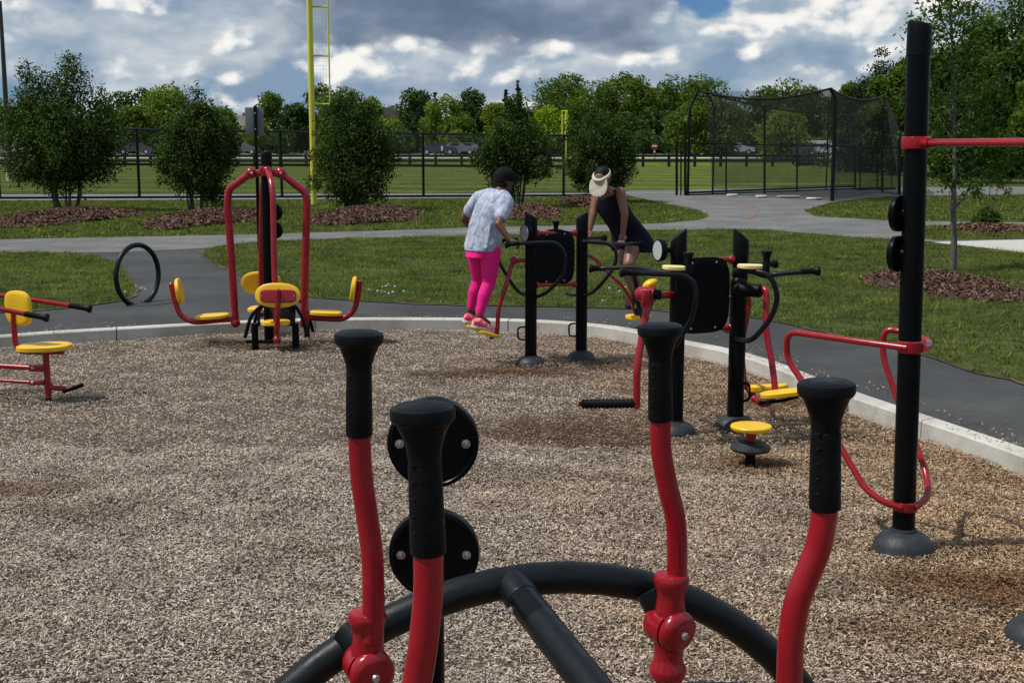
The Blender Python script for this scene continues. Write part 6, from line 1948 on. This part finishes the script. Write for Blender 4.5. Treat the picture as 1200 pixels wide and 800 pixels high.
# soft grey-blue layer behind
sf = math_(nt, 'ADD', soft, math_(nt, 'MULTIPLY', math_(nt, 'SUBTRACT', q, 0.72), 0.5))
sr = ramp(nt, sf, [(0.32, (0.25, 0.36, 0.50)), (0.47, (0.41, 0.50, 0.60)), (0.60, (0.63, 0.685, 0.73))]).outputs[0]
softc = mixc(nt, 1.0, sr, (1 / K,) * 3, 'MULTIPLY')
skyc = mixc(nt, 1.0, sky.outputs[0], (0.34, 0.56, 0.88), 'MULTIPLY')
gapn = math_(nt, 'ADD', gap, math_(nt, 'MULTIPLY', math_(nt, 'SUBTRACT', 0.66, qq), 2.2))
softcover = math_(nt, 'SUBTRACT', 1.0, sstep(gapn, 0.55, 1.0))
cloudc = mixc(nt, softcover, skyc, softc)
wfac = math_(nt, 'MULTIPLY', white, math_(nt, 'SUBTRACT', 1.0, sstep(math_(nt, 'SUBTRACT', gapn, heap), 0.6, 0.95)))
cloudc = mixc(nt, wfac, cloudc, heapc)
# the long dark cloud deck
edge = math_(nt, 'ADD', el, math_(nt, 'MULTIPLY', math_(nt, 'SUBTRACT', big, 0.5), 0.035))
edge = math_(nt, 'ADD', edge, math_(nt, 'MULTIPLY', math_(nt, 'SUBTRACT', puff, 0.6), -0.018))
lowb = sstep(edge, (172 - 60) / F, (172 - 42) / F)
azl = sstep(math_(nt, 'ADD', az, math_(nt, 'MULTIPLY', math_(nt, 'SUBTRACT', big, 0.5), 0.12)), (290 - 600) / F, (440 - 600) / F)
azr = sstep(math_(nt, 'ADD', az, math_(nt, 'MULTIPLY', math_(nt, 'SUBTRACT', det, 0.5), 0.06)), (800 - 600) / F, (730 - 600) / F)
deck = math_(nt, 'MULTIPLY', math_(nt, 'MULTIPLY', lowb, azl), azr)
deck = math_(nt, 'MULTIPLY', deck, 0.93)
dk = math_(nt, 'ADD', math_(nt, 'MULTIPLY', soft, 0.6), math_(nt, 'MULTIPLY', big, 0.4))
deckv = ramp(nt, dk, [(0.40, (0.11, 0.165, 0.26)), (0.52, (0.165, 0.225, 0.33)), (0.62, (0.29, 0.355, 0.46))]).outputs[0]
deckc = mixc(nt, 1.0, deckv, (1 / K,) * 3, 'MULTIPLY')
cloudc = mixc(nt, deck, cloudc, deckc)
fin = cloudc
nt.links.new(fin, bg.inputs['Color'])
bg.inputs['Strength'].default_value = 0.085
w.cycles.sampling_method = 'MANUAL'; w.cycles.sample_map_resolution = 256

sl = bpy.data.lights.new('sun', 'SUN'); sl.energy = 3.8; sl.angle = R(0.55); sl.color = (1.0, 0.955, 0.89)
so = bpy.data.objects.new('sun', sl); col.objects.link(so)
so.rotation_euler = (-sun_vec).to_track_quat('-Z', 'Y').to_euler()
so.location = (0, 0, 30)

cam = bpy.data.cameras.new('camera'); co_ = bpy.data.objects.new('camera', cam); col.objects.link(co_)
co_.location = (0, 0, H); co_.rotation_euler = (R(90) - PITCH, 0, 0)
cam.sensor_width = 36; cam.lens = F / 1200 * 36; cam.clip_end = 3000; cam.clip_start = 0.05
scene.camera = co_
scene.view_settings.view_transform = 'Standard'
scene.view_settings.look = 'None'
scene.view_settings.exposure = 0.1
scene.view_settings.gamma = 1
scene.view_settings.use_curve_mapping = False
scene.render.engine = 'CYCLES'
scene.cycles.max_bounces = 6
scene.cycles.transparent_max_bounces = 12
